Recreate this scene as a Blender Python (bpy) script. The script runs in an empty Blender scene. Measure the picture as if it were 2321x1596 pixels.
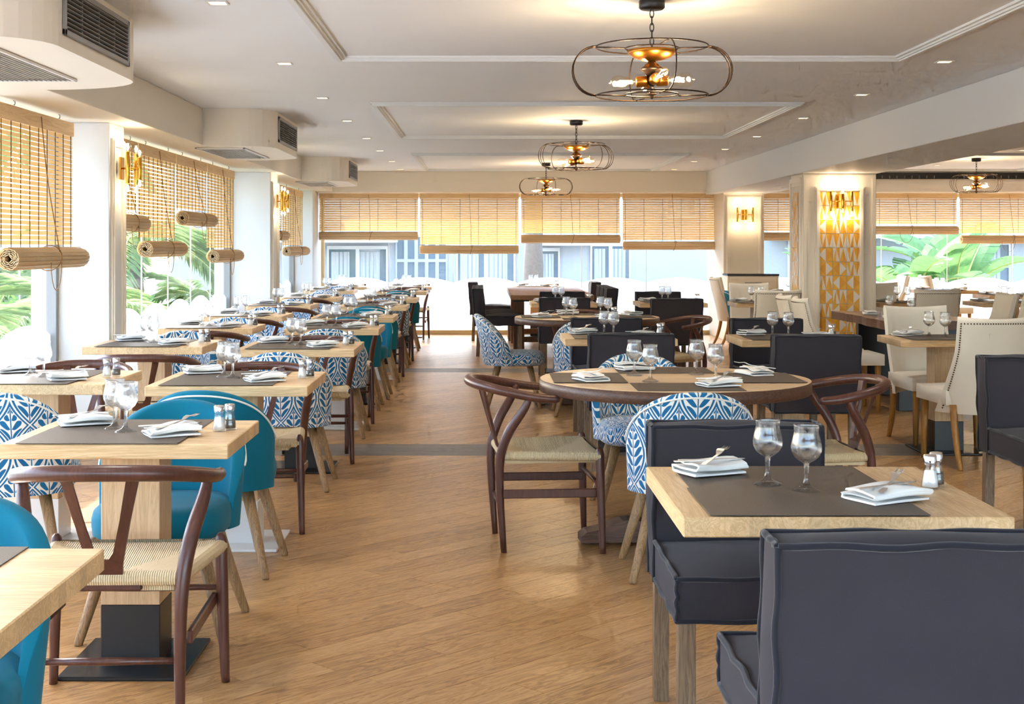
import bpy, bmesh, math, random
from mathutils import Vector, Matrix
R = math.radians
PI = math.pi
random.seed(7)
scene = bpy.context.scene
COL = scene.collection

# ------------------------------------------------------------------ camera
F_PX, W_PX, H_PX = 3150.0, 2321.0, 1596.0
EYE = 1.37
cam_d = bpy.data.cameras.new('camera')
cam = bpy.data.objects.new('camera', cam_d)
COL.objects.link(cam)
cam.location = (0, 0, EYE)
cam.rotation_euler = (PI / 2, 0, 0)
cam_d.sensor_fit = 'HORIZONTAL'
cam_d.sensor_width = 36
cam_d.lens = 36 * F_PX / W_PX
cam_d.shift_x = (W_PX / 2 - 1097) / W_PX
cam_d.shift_y = (556 - H_PX / 2) / W_PX
cam_d.clip_end = 300
scene.camera = cam

# ------------------------------------------------------------------ sky, sun, exposure
world = bpy.data.worlds.new('world')
scene.world = world
world.use_nodes = True
wn = world.node_tree
wn.nodes.clear()
wo = wn.nodes.new('ShaderNodeOutputWorld')
wb = wn.nodes.new('ShaderNodeBackground')
ws = wn.nodes.new('ShaderNodeTexSky')
ws.sky_type = 'NISHITA'
ws.sun_disc = False
ws.sun_elevation = R(42)
ws.sun_rotation = R(-32)
ws.air_density = 1.0
ws.dust_density = 2.5
ws.ozone_density = 1.0
wb.inputs['Strength'].default_value = 0.82
wn.links.new(ws.outputs['Color'], wb.inputs['Color'])
wn.links.new(wb.outputs['Background'], wo.inputs['Surface'])

sun_d = bpy.data.lights.new('sun', 'SUN')
sun_d.energy = 4.4
sun_d.angle = R(1.2)
sun_d.color = (1.0, 0.95, 0.88)
sun = bpy.data.objects.new('sun', sun_d)
COL.objects.link(sun)
SUN_FROM = Vector((-0.50, 0.80, 0.60)).normalized()
sun.rotation_euler = (-SUN_FROM).to_track_quat('-Z', 'Y').to_euler()
sun.location = (-20, 30, 25)

vs = scene.view_settings
vs.view_transform = 'Standard'
vs.look = 'None'
vs.exposure = 1.2
vs.gamma = 1.0
vs.use_curve_mapping = False
DOWN_W, PEND_W, SCON_W = 22.5, 3.4, 0.5      # lamp powers, one each
scene.cycles.max_bounces = 6
scene.cycles.diffuse_bounces = 3
scene.cycles.glossy_bounces = 2
scene.cycles.transmission_bounces = 6
scene.cycles.transparent_max_bounces = 16
scene.cycles.adaptive_threshold = 0.1
scene.cycles.adaptive_min_samples = 12
scene.cycles.caustics_reflective = False
scene.cycles.caustics_refractive = False
scene.cycles.sample_clamp_indirect = 6.0

# ------------------------------------------------------------------ helpers: shader expressions
def lin(c):
    return tuple(((x / 255) / 12.92 if x / 255 <= 0.04045 else ((x / 255 + 0.055) / 1.055) ** 2.4) for x in c)

class NT:
    def __init__(s, name):
        s.m = bpy.data.materials.new(name)
        s.m.use_nodes = True
        s.t = s.m.node_tree
        s.b = s.t.nodes['Principled BSDF']
        s.o = s.t.nodes['Material Output']
    def n(s, kind, **kw):
        x = s.t.nodes.new(kind)
        for k, v in kw.items():
            setattr(x, k, v)
        return x
    def link(s, a, b):
        s.t.links.new(a, b)
    def m_(s, op, a, b=None, c=None):
        x = s.n('ShaderNodeMath', operation=op)
        for i, v in enumerate((a, b, c)):
            if v is None:
                continue
            if isinstance(v, (int, float)):
                x.inputs[i].default_value = v
            else:
                s.link(v, x.inputs[i])
        return x.outputs[0]
    def mixc(s, f, a, b, blend='MIX'):
        x = s.n('ShaderNodeMix', data_type='RGBA', blend_type=blend)
        for i, v in ((0, f), (6, a), (7, b)):
            if isinstance(v, (int, float)):
                x.inputs[i].default_value = v
            elif isinstance(v, tuple):
                x.inputs[i].default_value = v + (1,) if len(v) == 3 else v
            else:
                s.link(v, x.inputs[i])
        return x.outputs[2]
    def coord(s, kind='Object', scale=(1, 1, 1), rot=(0, 0, 0), loc=(0, 0, 0)):
        tc = s.n('ShaderNodeTexCoord')
        mp = s.n('ShaderNodeMapping')
        mp.inputs['Scale'].default_value = scale
        mp.inputs['Rotation'].default_value = rot
        mp.inputs['Location'].default_value = loc
        s.link(tc.outputs[kind], mp.inputs['Vector'])
        return mp.outputs['Vector']
    def noise(s, vec, scale=5, detail=3, rough=0.5, dist=0.0):
        x = s.n('ShaderNodeTexNoise')
        x.inputs['Scale'].default_value = scale
        x.inputs['Detail'].default_value = detail
        x.inputs['Roughness'].default_value = rough
        x.inputs['Distortion'].default_value = dist
        if vec is not None:
            s.link(vec, x.inputs['Vector'])
        return x.outputs['Fac']
    def ramp(s, f, stops):
        x = s.n('ShaderNodeValToRGB')
        el = x.color_ramp.elements
        while len(el) < len(stops):
            el.new(0.5)
        for e, (p, c) in zip(el, stops):
            e.position = p
            e.color = c + (1,) if len(c) == 3 else c
        s.link(f, x.inputs['Fac'])
        return x.outputs['Color']
    def bump(s, h, strength=0.2, dist=0.01):
        x = s.n('ShaderNodeBump')
        x.inputs['Strength'].default_value = strength
        x.inputs['Distance'].default_value = dist
        s.link(h, x.inputs['Height'])
        s.link(x.outputs['Normal'], s.b.inputs['Normal'])
    def base(s, c):
        if isinstance(c, tuple):
            s.b.inputs['Base Color'].default_value = c + (1,)
        else:
            s.link(c, s.b.inputs['Base Color'])
    def set(s, **kw):
        for k, v in kw.items():
            s.b.inputs[k.replace('_', ' ')].default_value = v

def plain(name, c, rough=0.5, metal=0.0, spec=0.5, grain=0.0, gscale=40):
    t = NT(name)
    l = lin(c)
    t.set(Roughness=rough, Metallic=metal)
    t.b.inputs['Specular IOR Level'].default_value = spec
    if grain:
        f = t.noise(t.coord(), gscale, 4)
        t.base(t.mixc(f, tuple(x * (1 - grain) for x in l), tuple(min(1, x * (1 + grain)) for x in l)))
        t.bump(f, 0.15, 0.002)
    else:
        t.base(l)
    return t.m

def wood(name, dark, light, axis=0, scale=1.0, rough=0.45, ring=9.0, kind='Object', spec=0.4, strips=0.0):
    """long grain along AXIS of the object's own space"""
    t = NT(name)
    sc = [14 * scale] * 3
    sc[axis] = 1.1 * scale
    v = t.coord(kind, tuple(sc))
    n1 = t.noise(v, 1.6, 5, 0.6, 1.2)
    sc2 = [60 * scale] * 3
    sc2[axis] = 2.0 * scale
    n2 = t.noise(t.coord(kind, tuple(sc2)), 2.0, 3, 0.6)
    w = t.m_('FRACT', t.m_('MULTIPLY', n1, ring))
    w = t.m_('ABSOLUTE', t.m_('SUBTRACT', w, 0.5))
    f = t.m_('ADD', t.m_('MULTIPLY', w, 0.8), t.m_('MULTIPLY', n2, 0.6))
    c = t.ramp(f, [(0.15, lin(dark)), (0.75, lin(light))])
    if strips:
        sep = t.n('ShaderNodeSeparateXYZ')
        t.link(t.coord(kind), sep.inputs[0])
        st = t.m_('FLOOR', t.m_('MULTIPLY', sep.outputs[1 if axis == 0 else 0], 1 / strips))
        wnz = t.n('ShaderNodeTexWhiteNoise', noise_dimensions='1D')
        t.link(st, wnz.inputs['W'])
        k = t.m_('ADD', t.m_('MULTIPLY', wnz.outputs['Value'], 0.22), 0.88)
        mul = t.n('ShaderNodeVectorMath', operation='SCALE')
        t.link(c, mul.inputs[0])
        t.link(k, mul.inputs['Scale'])
        c = mul.outputs[0]
    t.base(c)
    t.set(Roughness=rough)
    t.b.inputs['Specular IOR Level'].default_value = spec
    t.bump(f, 0.08, 0.002)
    return t.m

def fabric(name, c, weave=900, var=0.12, rough=0.85, sheen=0.3):
    t = NT(name)
    l = lin(c)
    f = t.noise(t.coord(), 6, 4)
    g = t.noise(t.coord('Object', (weave, weave, weave)), 1.0, 1)
    t.base(t.mixc(t.m_('ADD', t.m_('MULTIPLY', f, 0.6), t.m_('MULTIPLY', g, 0.4)), tuple(x * (1 - var) for x in l), tuple(min(1, x * (1 + var)) for x in l)))
    t.set(Roughness=rough)
    t.b.inputs['Sheen Weight'].default_value = sheen
    t.b.inputs['Specular IOR Level'].default_value = 0.2
    t.bump(g, 0.1, 0.001)
    return t.m

def leaf_fabric(name, blue, white, pu=0.118, pv=0.26):
    t = NT(name)
    tc = t.n('ShaderNodeTexCoord')
    sep = t.n('ShaderNodeSeparateXYZ')
    t.link(tc.outputs['UV'], sep.inputs[0])
    M = t.m_
    u = M('MULTIPLY', sep.outputs[0], 1 / pu)
    v = M('MULTIPLY', sep.outputs[1], 1 / pv)
    A = M('ABSOLUTE', M('SUBTRACT', M('FRACT', M('ADD', u, 0.5)), 0.5))
    b1 = M('SUBTRACT', M('FRACT', M('ADD', v, 0.5)), 0.5)
    b2 = M('SUBTRACT', M('FRACT', v), 0.5)
    w = M('MULTIPLY', M('SUBTRACT', 1.0, M('POWER', M('ABSOLUTE', M('MULTIPLY', b1, 2.0)), 1.9)), 0.5)
    q = M('SUBTRACT', A, w)
    sel = M('GREATER_THAN', q, 0.0)
    A2 = M('ADD', M('MULTIPLY', A, M('SUBTRACT', 1.0, sel)), M('MULTIPLY', M('SUBTRACT', 0.5, A), sel))
    b = M('ADD', M('MULTIPLY', b1, M('SUBTRACT', 1.0, sel)), M('MULTIPLY', b2, sel))
    d = M('ABSOLUTE', q)
    w2 = M('ADD', A2, d)
    outline = M('MULTIPLY', M('GREATER_THAN', d, 0.026), M('LESS_THAN', d, 0.088))
    stem = M('MULTIPLY', M('LESS_THAN', A2, 0.016), M('GREATER_THAN', d, 0.10))
    inner = M('MAXIMUM', M('SUBTRACT', w2, 0.115), 0.02)
    sN = M('DIVIDE', M('SUBTRACT', A2, 0.02), inner)
    prof = M('MAXIMUM', M('MULTIPLY', M('MULTIPLY', sN, M('SUBTRACT', 1.0, sN)), 4.0), 0.0)
    tt = M('FRACT', M('DIVIDE', M('ADD', M('SUBTRACT', b, M('MULTIPLY', A2, 0.5)), 1.0), 0.143))
    leaf = M('LESS_THAN', M('ABSOLUTE', M('SUBTRACT', tt, 0.5)), M('MULTIPLY', prof, 0.4))
    leaf = M('MULTIPLY', leaf, M('GREATER_THAN', d, 0.11))
    mask = M('MINIMUM', M('ADD', M('ADD', outline, stem), leaf), 1.0)
    g = t.noise(t.coord('Object', (800, 800, 800)), 1.0, 1)
    t.base(t.mixc(mask, lin(white), lin(blue)))
    t.set(Roughness=0.8)
    t.b.inputs['Sheen Weight'].default_value = 0.2
    t.b.inputs['Specular IOR Level'].default_value = 0.2
    t.bump(g, 0.08, 0.001)
    return t.m

def thin_glass(name, tint=(1, 1, 1), refl=0.10, rough=0.0, edge=0.6):
    """a single sheet: mostly clear, mirror-like at grazing angles"""
    t = NT(name)
    t.t.nodes.remove(t.b)
    tr = t.n('ShaderNodeBsdfTransparent')
    tr.inputs['Color'].default_value = tint + (1,)
    gl = t.n('ShaderNodeBsdfGlossy')
    gl.inputs['Roughness'].default_value = rough
    lw = t.n('ShaderNodeLayerWeight')
    lw.inputs['Blend'].default_value = 0.25
    f = t.m_('MULTIPLY_ADD', lw.outputs['Facing'], edge, refl)
    f = t.m_('MINIMUM', t.m_('MULTIPLY', t.m_('POWER', lw.outputs['Facing'], 2.0), edge), 0.95)
    f = t.m_('ADD', f, refl)
    mx = t.n('ShaderNodeMixShader')
    t.link(f, mx.inputs['Fac'])
    t.link(tr.outputs[0], mx.inputs[1])
    t.link(gl.outputs[0], mx.inputs[2])
    t.link(mx.outputs[0], t.o.inputs['Surface'])
    return t.m

def emit(name, c, strength):
    t = NT(name)
    t.base((0, 0, 0))
    t.b.inputs['Emission Color'].default_value = lin(c) + (1,)
    t.b.inputs['Emission Strength'].default_value = strength
    return t.m

M = {}
M['ceiling'] = plain('ceiling_paint', (238, 243, 248), 0.75, grain=0.015, gscale=3)
M['wall'] = plain('wall_paint', (228, 230, 231), 0.6, grain=0.01, gscale=4)
M['cream'] = plain('cream_paint', (236, 225, 207), 0.5, grain=0.01, gscale=4)
M['soffit'] = plain('soffit_paint', (238, 231, 217), 0.65, grain=0.01, gscale=3)
M['trim'] = plain('trim_paint', (228, 232, 234), 0.5)
M['moulding'] = plain('moulding_paint', (240, 230, 214), 0.4)
M['black_metal'] = plain('black_metal', (24, 24, 26), 0.35, spec=0.5)
M['white_metal'] = plain('white_metal', (226, 226, 224), 0.35)
M['grey_metal'] = plain('grey_metal', (150, 150, 150), 0.45, 0.4)
M['dark'] = plain('near_black', (18, 18, 18), 0.8)
M['brass'] = plain('polished_brass', (226, 176, 74), 0.14, 1.0)
M['old_brass'] = plain('aged_brass', (176, 118, 44), 0.28, 1.0, grain=0.15, gscale=30)
M['bronze'] = plain('dark_bronze', (58, 44, 34), 0.4, 0.7)
M['chrome'] = plain('chrome', (225, 226, 228), 0.1, 1.0)
M['steel'] = plain('cutlery_steel', (226, 226, 228), 0.28, 1.0)
M['oak'] = wood('light_oak', (194, 156, 108), (228, 194, 148), 0, 1.0, 0.42, 7, strips=0.045)
M['oak_col'] = wood('oak_column', (192, 158, 116), (220, 188, 148), 2, 1.3, 0.5, 6)
M['walnut'] = wood('dark_walnut', (62, 40, 30), (104, 72, 56), 0, 1.2, 0.4, 6)
M['brown'] = wood('brown_stained_wood', (72, 40, 32), (98, 60, 48), 2, 1.0, 0.32, 3, spec=0.5)
M['leg_oak'] = wood('weathered_oak', (112, 84, 56), (168, 134, 94), 2, 1.6, 0.5, 7)
M['leg_grey'] = wood('grey_brown_oak', (92, 74, 58), (142, 118, 92), 2, 1.4, 0.5, 7)
M['honey'] = wood('honey_wood', (150, 102, 48), (190, 140, 74), 2, 1.2, 0.4, 4)
M['rustic'] = wood('rustic_wood', (104, 66, 40), (166, 118, 78), 1, 0.9, 0.5, 8, strips=0.13)
M['round_top'] = wood('pale_round_top', (206, 176, 138), (228, 202, 166), 0, 0.8, 0.4, 7, strips=0.16)
M['teal'] = fabric('teal_velvet', (0, 108, 134), 500, 0.16, 0.8, 0.08)
M['charcoal'] = fabric('charcoal_linen', (55, 52, 58), 420, 0.22, 0.9, 0.06)
M['charcoal_pipe'] = fabric('charcoal_piping', (36, 36, 44), 420, 0.15, 0.9, 0.2)
M['ivory'] = plain('ivory_leatherette', (232, 222, 205), 0.5, grain=0.03, gscale=20)
M['pipe_white'] = plain('white_piping', (232, 230, 222), 0.7)
M['leaf'] = leaf_fabric('blue_leaf_print', (24, 104, 152), (232, 230, 222))
M['napkin'] = fabric('white_napkin', (236, 234, 230), 900, 0.04, 0.9, 0.1)
M['salt'] = plain('salt', (240, 240, 238), 0.9)
M['pepper'] = plain('pepper', (92, 84, 76), 0.9, grain=0.4, gscale=400)
M['blind'] = wood('blind_wood', (222, 186, 132), (246, 216, 168), 0, 1.0, 0.55, 4)
M['cord'] = plain('dark_cord', (70, 52, 44), 0.8)
M['rope'] = plain('tan_rope', (150, 112, 66), 0.8)
M['nail'] = plain('bronze_nail', (88, 68, 48), 0.3, 0.8)
M['window_glass'] = thin_glass('window_glass', (0.97, 0.99, 1.0), 0.02, 0.0, 0.28)
M['bulb_glass'] = thin_glass('bulb_glass', (1, 0.97, 0.9), 0.05, 0.02, 0.5)
M['shaker_glass'] = thin_glass('shaker_glass', (0.98, 0.99, 1.0), 0.06, 0.02, 0.6)
M['filament'] = emit('filament', (255, 210, 145), 40)
M['glow'] = emit('downlight_glow', (255, 214, 150), 5)
M['bulb_core'] = emit('sconce_bulb', (255, 226, 180), 14)

def drink_glass():
    t = NT('drinking_glass')
    t.set(Roughness=0.0)
    t.b.inputs['Transmission Weight'].default_value = 1.0
    t.b.inputs['IOR'].default_value = 1.46
    t.base((0.99, 0.995, 1.0))
    return t.m
M['glass'] = thin_glass('drinking_glass', (0.99, 0.995, 1.0), 0.05, 0.02, 0.6)
def add_refraction(m, k):
    n, l = m.node_tree.nodes, m.node_tree.links
    out = n['Material Output']
    src = out.inputs['Surface'].links[0].from_socket
    g = n.new('ShaderNodeBsdfGlass')
    g.inputs['IOR'].default_value = 1.45
    g.inputs['Roughness'].default_value = 0.0
    mx = n.new('ShaderNodeMixShader')
    mx.inputs[0].default_value = k
    l.new(src, mx.inputs[1]); l.new(g.outputs[0], mx.inputs[2]); l.new(mx.outputs[0], out.inputs['Surface'])
add_refraction(M['glass'], 0.4)

def film_mat():
    t = NT('frosted_film')
    t.t.nodes.remove(t.b)
    d = t.n('ShaderNodeBsdfDiffuse')
    d.inputs['Color'].default_value = (0.86, 0.92, 0.95, 1)
    tl = t.n('ShaderNodeBsdfTranslucent')
    tl.inputs['Color'].default_value = (0.88, 0.93, 0.96, 1)
    tr = t.n('ShaderNodeBsdfTransparent')
    m1 = t.n('ShaderNodeMixShader')
    m1.inputs[0].default_value = 0.6
    t.link(d.outputs[0], m1.inputs[1]); t.link(tl.outputs[0], m1.inputs[2])
    m2 = t.n('ShaderNodeMixShader')
    m2.inputs[0].default_value = 0.12
    t.link(m1.outputs[0], m2.inputs[1]); t.link(tr.outputs[0], m2.inputs[2])
    t.link(m2.outputs[0], t.o.inputs['Surface'])
    return t.m
M['film'] = film_mat()

def slat_mat():
    """thin wooden blind slat: some daylight glows through"""
    t = NT('blind_slat_wood')
    f = t.noise(t.coord('Object', (2, 30, 30)), 2.0, 4, 0.6, 0.8)
    c = t.ramp(f, [(0.25, lin((230, 204, 162))), (0.75, lin((250, 232, 196)))])
    t.base(c)
    t.set(Roughness=0.6)
    tl = t.n('ShaderNodeBsdfTranslucent')
    tl.inputs['Color'].default_value = lin((250, 224, 176)) + (1,)
    mx = t.n('ShaderNodeMixShader')
    mx.inputs[0].default_value = 0.42
    t.link(t.b.outputs[0], mx.inputs[1]); t.link(tl.outputs[0], mx.inputs[2])
    t.link(mx.outputs[0], t.o.inputs['Surface'])
    return t.m
M['slat'] = slat_mat()

def floor_mat(name, stops, gloss=0.36):
    t = NT(name)
    tc = t.n('ShaderNodeTexCoord')
    def mp(s):
        x = t.n('ShaderNodeMapping')
        x.inputs['Scale'].default_value = s
        t.link(tc.outputs['UV'], x.inputs['Vector'])
        return x.outputs[0]
    n1 = t.noise(mp((1.3, 9, 1)), 1.5, 5, 0.62, 1.6)
    rings = t.m_('ABSOLUTE', t.m_('SUBTRACT', t.m_('FRACT', t.m_('MULTIPLY', n1, 7.0)), 0.5))
    n2 = t.noise(mp((3, 70, 1)), 2.0, 4, 0.6)
    at = t.n('ShaderNodeAttribute', attribute_name='tone')
    f = t.m_('ADD', t.m_('MULTIPLY', rings, 0.55), t.m_('MULTIPLY', n2, 0.45))
    f = t.m_('ADD', f, t.m_('MULTIPLY', at.outputs['Fac'], 0.16))
    t.base(t.ramp(f, stops))
    t.set(Roughness=gloss)
    t.b.inputs['Specular IOR Level'].default_value = 0.6
    t.bump(f, 0.05, 0.002)
    return t.m
M['floor'] = floor_mat('floor_oak', [(0.15, lin((116, 80, 44))), (0.42, lin((182, 136, 82))), (0.85, lin((222, 182, 128)))], 0.33)
M['floor_grey'] = floor_mat('floor_grey', [(0.1, lin((84, 78, 72))), (0.5, lin((116, 108, 100))), (0.9, lin((140, 132, 124)))], 0.42)

def mat_weave(name, c1, c2):
    t = NT(name)
    v = t.coord('Object', (1, 1, 1))
    ck = t.n('ShaderNodeTexChecker')
    ck.inputs['Scale'].default_value = 220
    ck.inputs['Color1'].default_value = lin(c1) + (1,)
    ck.inputs['Color2'].default_value = lin(c2) + (1,)
    t.link(v, ck.inputs['Vector'])
    t.base(ck.outputs['Color'])
    t.set(Roughness=0.55)
    t.b.inputs['Specular IOR Level'].default_value = 0.35
    t.bump(ck.outputs['Fac'], 0.35, 0.002)
    return t.m
M['mat'] = mat_weave('woven_placemat', (108, 96, 84), (72, 64, 58))

def cord_seat():
    t = NT('paper_cord_seat')
    tc = t.n('ShaderNodeTexCoord')
    sep = t.n('ShaderNodeSeparateXYZ')
    t.link(tc.outputs['UV'], sep.inputs[0])
    f = t.m_('FRACT', t.m_('MULTIPLY', sep.outputs[0], 1 / 0.0065))
    h = t.m_('SINE', t.m_('MULTIPLY', f, PI))
    n = t.noise(t.coord('Object'), 120, 2)
    k = t.m_('ADD', t.m_('MULTIPLY', h, 0.7), t.m_('MULTIPLY', n, 0.4))
    t.base(t.ramp(k, [(0.1, lin((150, 122, 84))), (0.5, lin((206, 182, 140))), (0.95, lin((228, 208, 170)))]))
    t.set(Roughness=0.75)
    t.bump(h, 0.6, 0.004)
    return t.m
M['cordseat'] = cord_seat()

# ------------------------------------------------------------------ helpers: geometry
class G:
    def __init__(s):
        s.v, s.f, s.mi, s.sm, s.uv = [], [], [], [], []
        s.has_uv = False
    def add(s, vs, fs, mi=0, smooth=False, uvs=None):
        o = len(s.v)
        s.v += [tuple(p) for p in vs]
        for i, f in enumerate(fs):
            s.f.append(tuple(o + k for k in f))
            s.mi.append(mi)
            s.sm.append(smooth)
            if uvs is None:
                s.uv.append(None)
            else:
                s.has_uv = True
                s.uv.append(uvs[i])
        return s
    def box(s, x0, x1, y0, y1, z0, z1, mi=0, bev=0.0, mat=None, seg=1):
        if bev <= 0:
            vs = [(x, y, z) for z in (z0, z1) for y in (y0, y1) for x in (x0, x1)]
            fs = [(0, 2, 3, 1), (4, 5, 7, 6), (0, 1, 5, 4), (2, 6, 7, 3), (0, 4, 6, 2), (1, 3, 7, 5)]
        else:
            bm = bmesh.new()
            bmesh.ops.create_cube(bm, size=1, matrix=Matrix.LocRotScale(((x0 + x1) / 2, (y0 + y1) / 2, (z0 + z1) / 2), None, (x1 - x0, y1 - y0, z1 - z0)))
            bmesh.ops.bevel(bm, geom=bm.edges[:], offset=bev, segments=seg, profile=0.5, affect='EDGES')
            bm.verts.index_update()
            vs = [tuple(v.co) for v in bm.verts]
            fs = [tuple(v.index for v in f.verts) for f in bm.faces]
            bm.free()
        if mat is not None:
            vs = [tuple(mat @ Vector(p)) for p in vs]
        return s.add(vs, fs, mi, bev > 0 and seg > 1)
    def tube(s, path, r, n=8, mi=0, closed=False, flat=None):
        """FLAT: per-point vertical squash factor"""
        P = [Vector(p) for p in path]
        k = len(P)
        rr = r if isinstance(r, (list, tuple)) else [r] * k
        tang = []
        for i in range(k):
            if closed:
                t = P[(i + 1) % k] - P[i - 1]
            else:
                t = P[min(i + 1, k - 1)] - P[max(i - 1, 0)]
            tang.append(t.normalized())
        up = Vector((0, 0, 1)) if abs(tang[0].z) < 0.9 else Vector((0, 1, 0))
        nrm = (up - tang[0] * up.dot(tang[0])).normalized()
        vs = []
        for i in range(k):
            nrm = (nrm - tang[i] * nrm.dot(tang[i])).normalized()
            bn = tang[i].cross(nrm)
            for j in range(n):
                a = 2 * PI * j / n
                vs.append(P[i] + (nrm * math.cos(a) + bn * math.sin(a)) * rr[i])
        fs = []
        for i in range(k if closed else k - 1):
            i2 = (i + 1) % k
            for j in range(n):
                fs.append((i * n + j, i * n + (j + 1) % n, i2 * n + (j + 1) % n, i2 * n + j))
        s.add(vs, fs, mi, True)
        if not closed:
            o = len(s.v) - k * n
            s.f += [tuple(o + j for j in reversed(range(n))), tuple(o + (k - 1) * n + j for j in range(n))]
            s.mi += [mi, mi]; s.sm += [False, False]; s.uv += [None, None]
        return s
    def lathe(s, prof, n=24, mi=0, cx=0, cy=0, smooth=True, close=False):
        vs, fs, k = [], [], len(prof)
        for r, z in prof:
            for j in range(n):
                a = 2 * PI * j / n
                vs.append((cx + r * math.cos(a), cy + r * math.sin(a), z))
        for i in range(k if close else k - 1):
            i2 = (i + 1) % k
            for j in range(n):
                fs.append((i * n + j, i * n + (j + 1) % n, i2 * n + (j + 1) % n, i2 * n + j))
        s.add(vs, fs, mi, smooth)
        return s
    def extrude(s, pts, fn, d0, d1, mi=0, smooth=False):
        """pts: closed outline; fn(a,b,d) -> 3D"""
        n = len(pts)
        vs = [fn(a, b, d0) for a, b in pts] + [fn(a, b, d1) for a, b in pts]
        s.add(vs, [tuple(reversed(range(n))), tuple(range(n, 2 * n))], mi, False)
        o = len(s.v) - 2 * n
        for j in range(n):
            k = (j + 1) % n
            s.f.append((o + j, o + k, o + n + k, o + n + j)); s.mi.append(mi); s.sm.append(smooth); s.uv.append(None)
        return s
    def grid(s, fn, nu, nv, mi=0, uvfn=None, smooth=True, wrap=False):
        vs = [fn(i / nu, j / nv) for j in range(nv + 1) for i in range(nu + 1)]
        fs, uvs = [], []
        for j in range(nv):
            for i in range(nu):
                q = [(i, j), (i + 1, j), (i + 1, j + 1), (i, j + 1)]
                fs.append(tuple(b * (nu + 1) + a for a, b in q))
                if uvfn:
                    uvs.append([uvfn(a / nu, b / nv) for a, b in q])
        return s.add(vs, fs, mi, smooth, uvs if uvfn else None)
    def mesh(s, name, *mats):
        me = bpy.data.meshes.new(name)
        me.from_pydata(s.v, [], s.f)
        for m in mats:
            me.materials.append(M[m] if isinstance(m, str) else m)
        me.polygons.foreach_set('material_index', s.mi)
        me.polygons.foreach_set('use_smooth', s.sm)
        if s.has_uv:
            ul = me.uv_layers.new(name='UVMap')
            i = 0
            for p, u in zip(s.f, s.uv):
                for k in range(len(p)):
                    ul.data[i].uv = u[k] if u else (s.v[p[k]][0], s.v[p[k]][2])
                    i += 1
        me.validate()
        me.update()
        return me

def fix_normals(me):
    bm = bmesh.new(); bm.from_mesh(me)
    bmesh.ops.recalc_face_normals(bm, faces=bm.faces[:])
    bm.to_mesh(me); bm.free(); me.update()
    return me

def obj(name, me, parent=None, loc=(0, 0, 0), rot=(0, 0, 0), label=None, kind=None):
    o = bpy.data.objects.new(name, me)
    COL.objects.link(o)
    o.location = loc
    o.rotation_euler = rot
    if parent is not None:
        o.parent = parent
    if label:
        o['label'] = label
    if kind:
        o['kind'] = kind
    return o

LABELS = {}
def tag(o, label, cat, group=None):
    o['label'] = label
    o['category'] = cat
    if group:
        o['group'] = group
    k = label.lower()
    if k in LABELS:
        print('DUPLICATE LABEL', label)
    LABELS[k] = 1
    n = len(label.replace(',', ' ').split())
    if n > 16 or n < 4:
        print('LABEL LENGTH', n, label)
    return o

def thing(name, label, cat, loc=(0, 0, 0), rz=0.0, group=None):
    o = obj(name, None, None, loc, (0, 0, rz))
    o.empty_display_size = 0.1
    return tag(o, label, cat, group)

def struct(name, me, parent=None, loc=(0, 0, 0)):
    o = obj(name, me, parent, loc)
    if parent is None:
        o['kind'] = 'structure'
    return o

def spline(pts, n=6):
    """Catmull-Rom through pts"""
    P = [Vector(p) for p in pts]
    P = [P[0] * 2 - P[1]] + P + [P[-1] * 2 - P[-2]]
    out = []
    for i in range(1, len(P) - 2):
        for k in range(n):
            t = k / n
            a, b, c, d = P[i - 1], P[i], P[i + 1], P[i + 2]
            out.append(0.5 * ((2 * b) + (c - a) * t + (2 * a - 5 * b + 4 * c - d) * t * t + (3 * b - a - 3 * c + d) * t ** 3))
    out.append(P[-2])
    return out

class Kit:
    """a thing's parts kept as (name, mesh, loc, rot, [sub-parts], label, kind) so that copies share mesh data"""
    def __init__(s):
        s.parts = []
    def add(s, name, me, loc=(0, 0, 0), rot=(0, 0, 0), subs=(), label=None, kind=None):
        s.parts.append((name, me, loc, rot, list(subs), label, kind))
        return s
    def place(s, name, label, cat, loc, rz=0.0, group=None):
        t = thing(name, label, cat, loc, rz, group)
        for n, me, l, r, subs, lb, kd in s.parts:
            o = obj(n, me, t, l, r, lb, kd)
            for sn, sme, sl, sr in subs:
                obj(sn, sme, o, sl, sr)
        return t

# ================================================================== THE SETTING
CEIL, SOFF, BEAMZ = 2.465, 2.17, 2.125
GX, GY = -2.8, 21.4                       # left glass line, rear glass line
PIL1, PIL2 = (9.05, 9.42), (15.2, 15.75)

# ---- floor: diagonal oak planks with two grey cross bands
def clip_poly(poly, a, b, c):
    """keep a*x + b*y <= c"""
    out = []
    for i in range(len(poly)):
        p, q = poly[i], poly[(i + 1) % len(poly)]
        dp, dq = a * p[0] + b * p[1] - c, a * q[0] + b * q[1] - c
        if dp <= 0:
            out.append(p)
        if (dp < 0 < dq) or (dq < 0 < dp):
            t = dp / (dp - dq)
            out.append((p[0] + (q[0] - p[0]) * t, p[1] + (q[1] - p[1]) * t))
    return out

def inset(poly, d):
    n = len(poly)
    res = []
    for i in range(n):
        p0, p1, p2 = Vector(poly[i - 1]), Vector(poly[i]), Vector(poly[(i + 1) % n])
        e1, e2 = (p1 - p0), (p2 - p1)
        if e1.length < 1e-5 or e2.length < 1e-5:
            return None
        e1.normalize(); e2.normalize()
        n1, n2 = Vector((-e1.y, e1.x)), Vector((-e2.y, e2.x))
        k = 1 + n1.dot(n2)
        if k < 0.2:
            return None
        res.append(tuple(p1 + (n1 + n2) * (d / k)))
    return res

def project(x, y, z):
    return (1097 + x * F_PX / y, 556 + (EYE - z) * F_PX / y)

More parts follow.
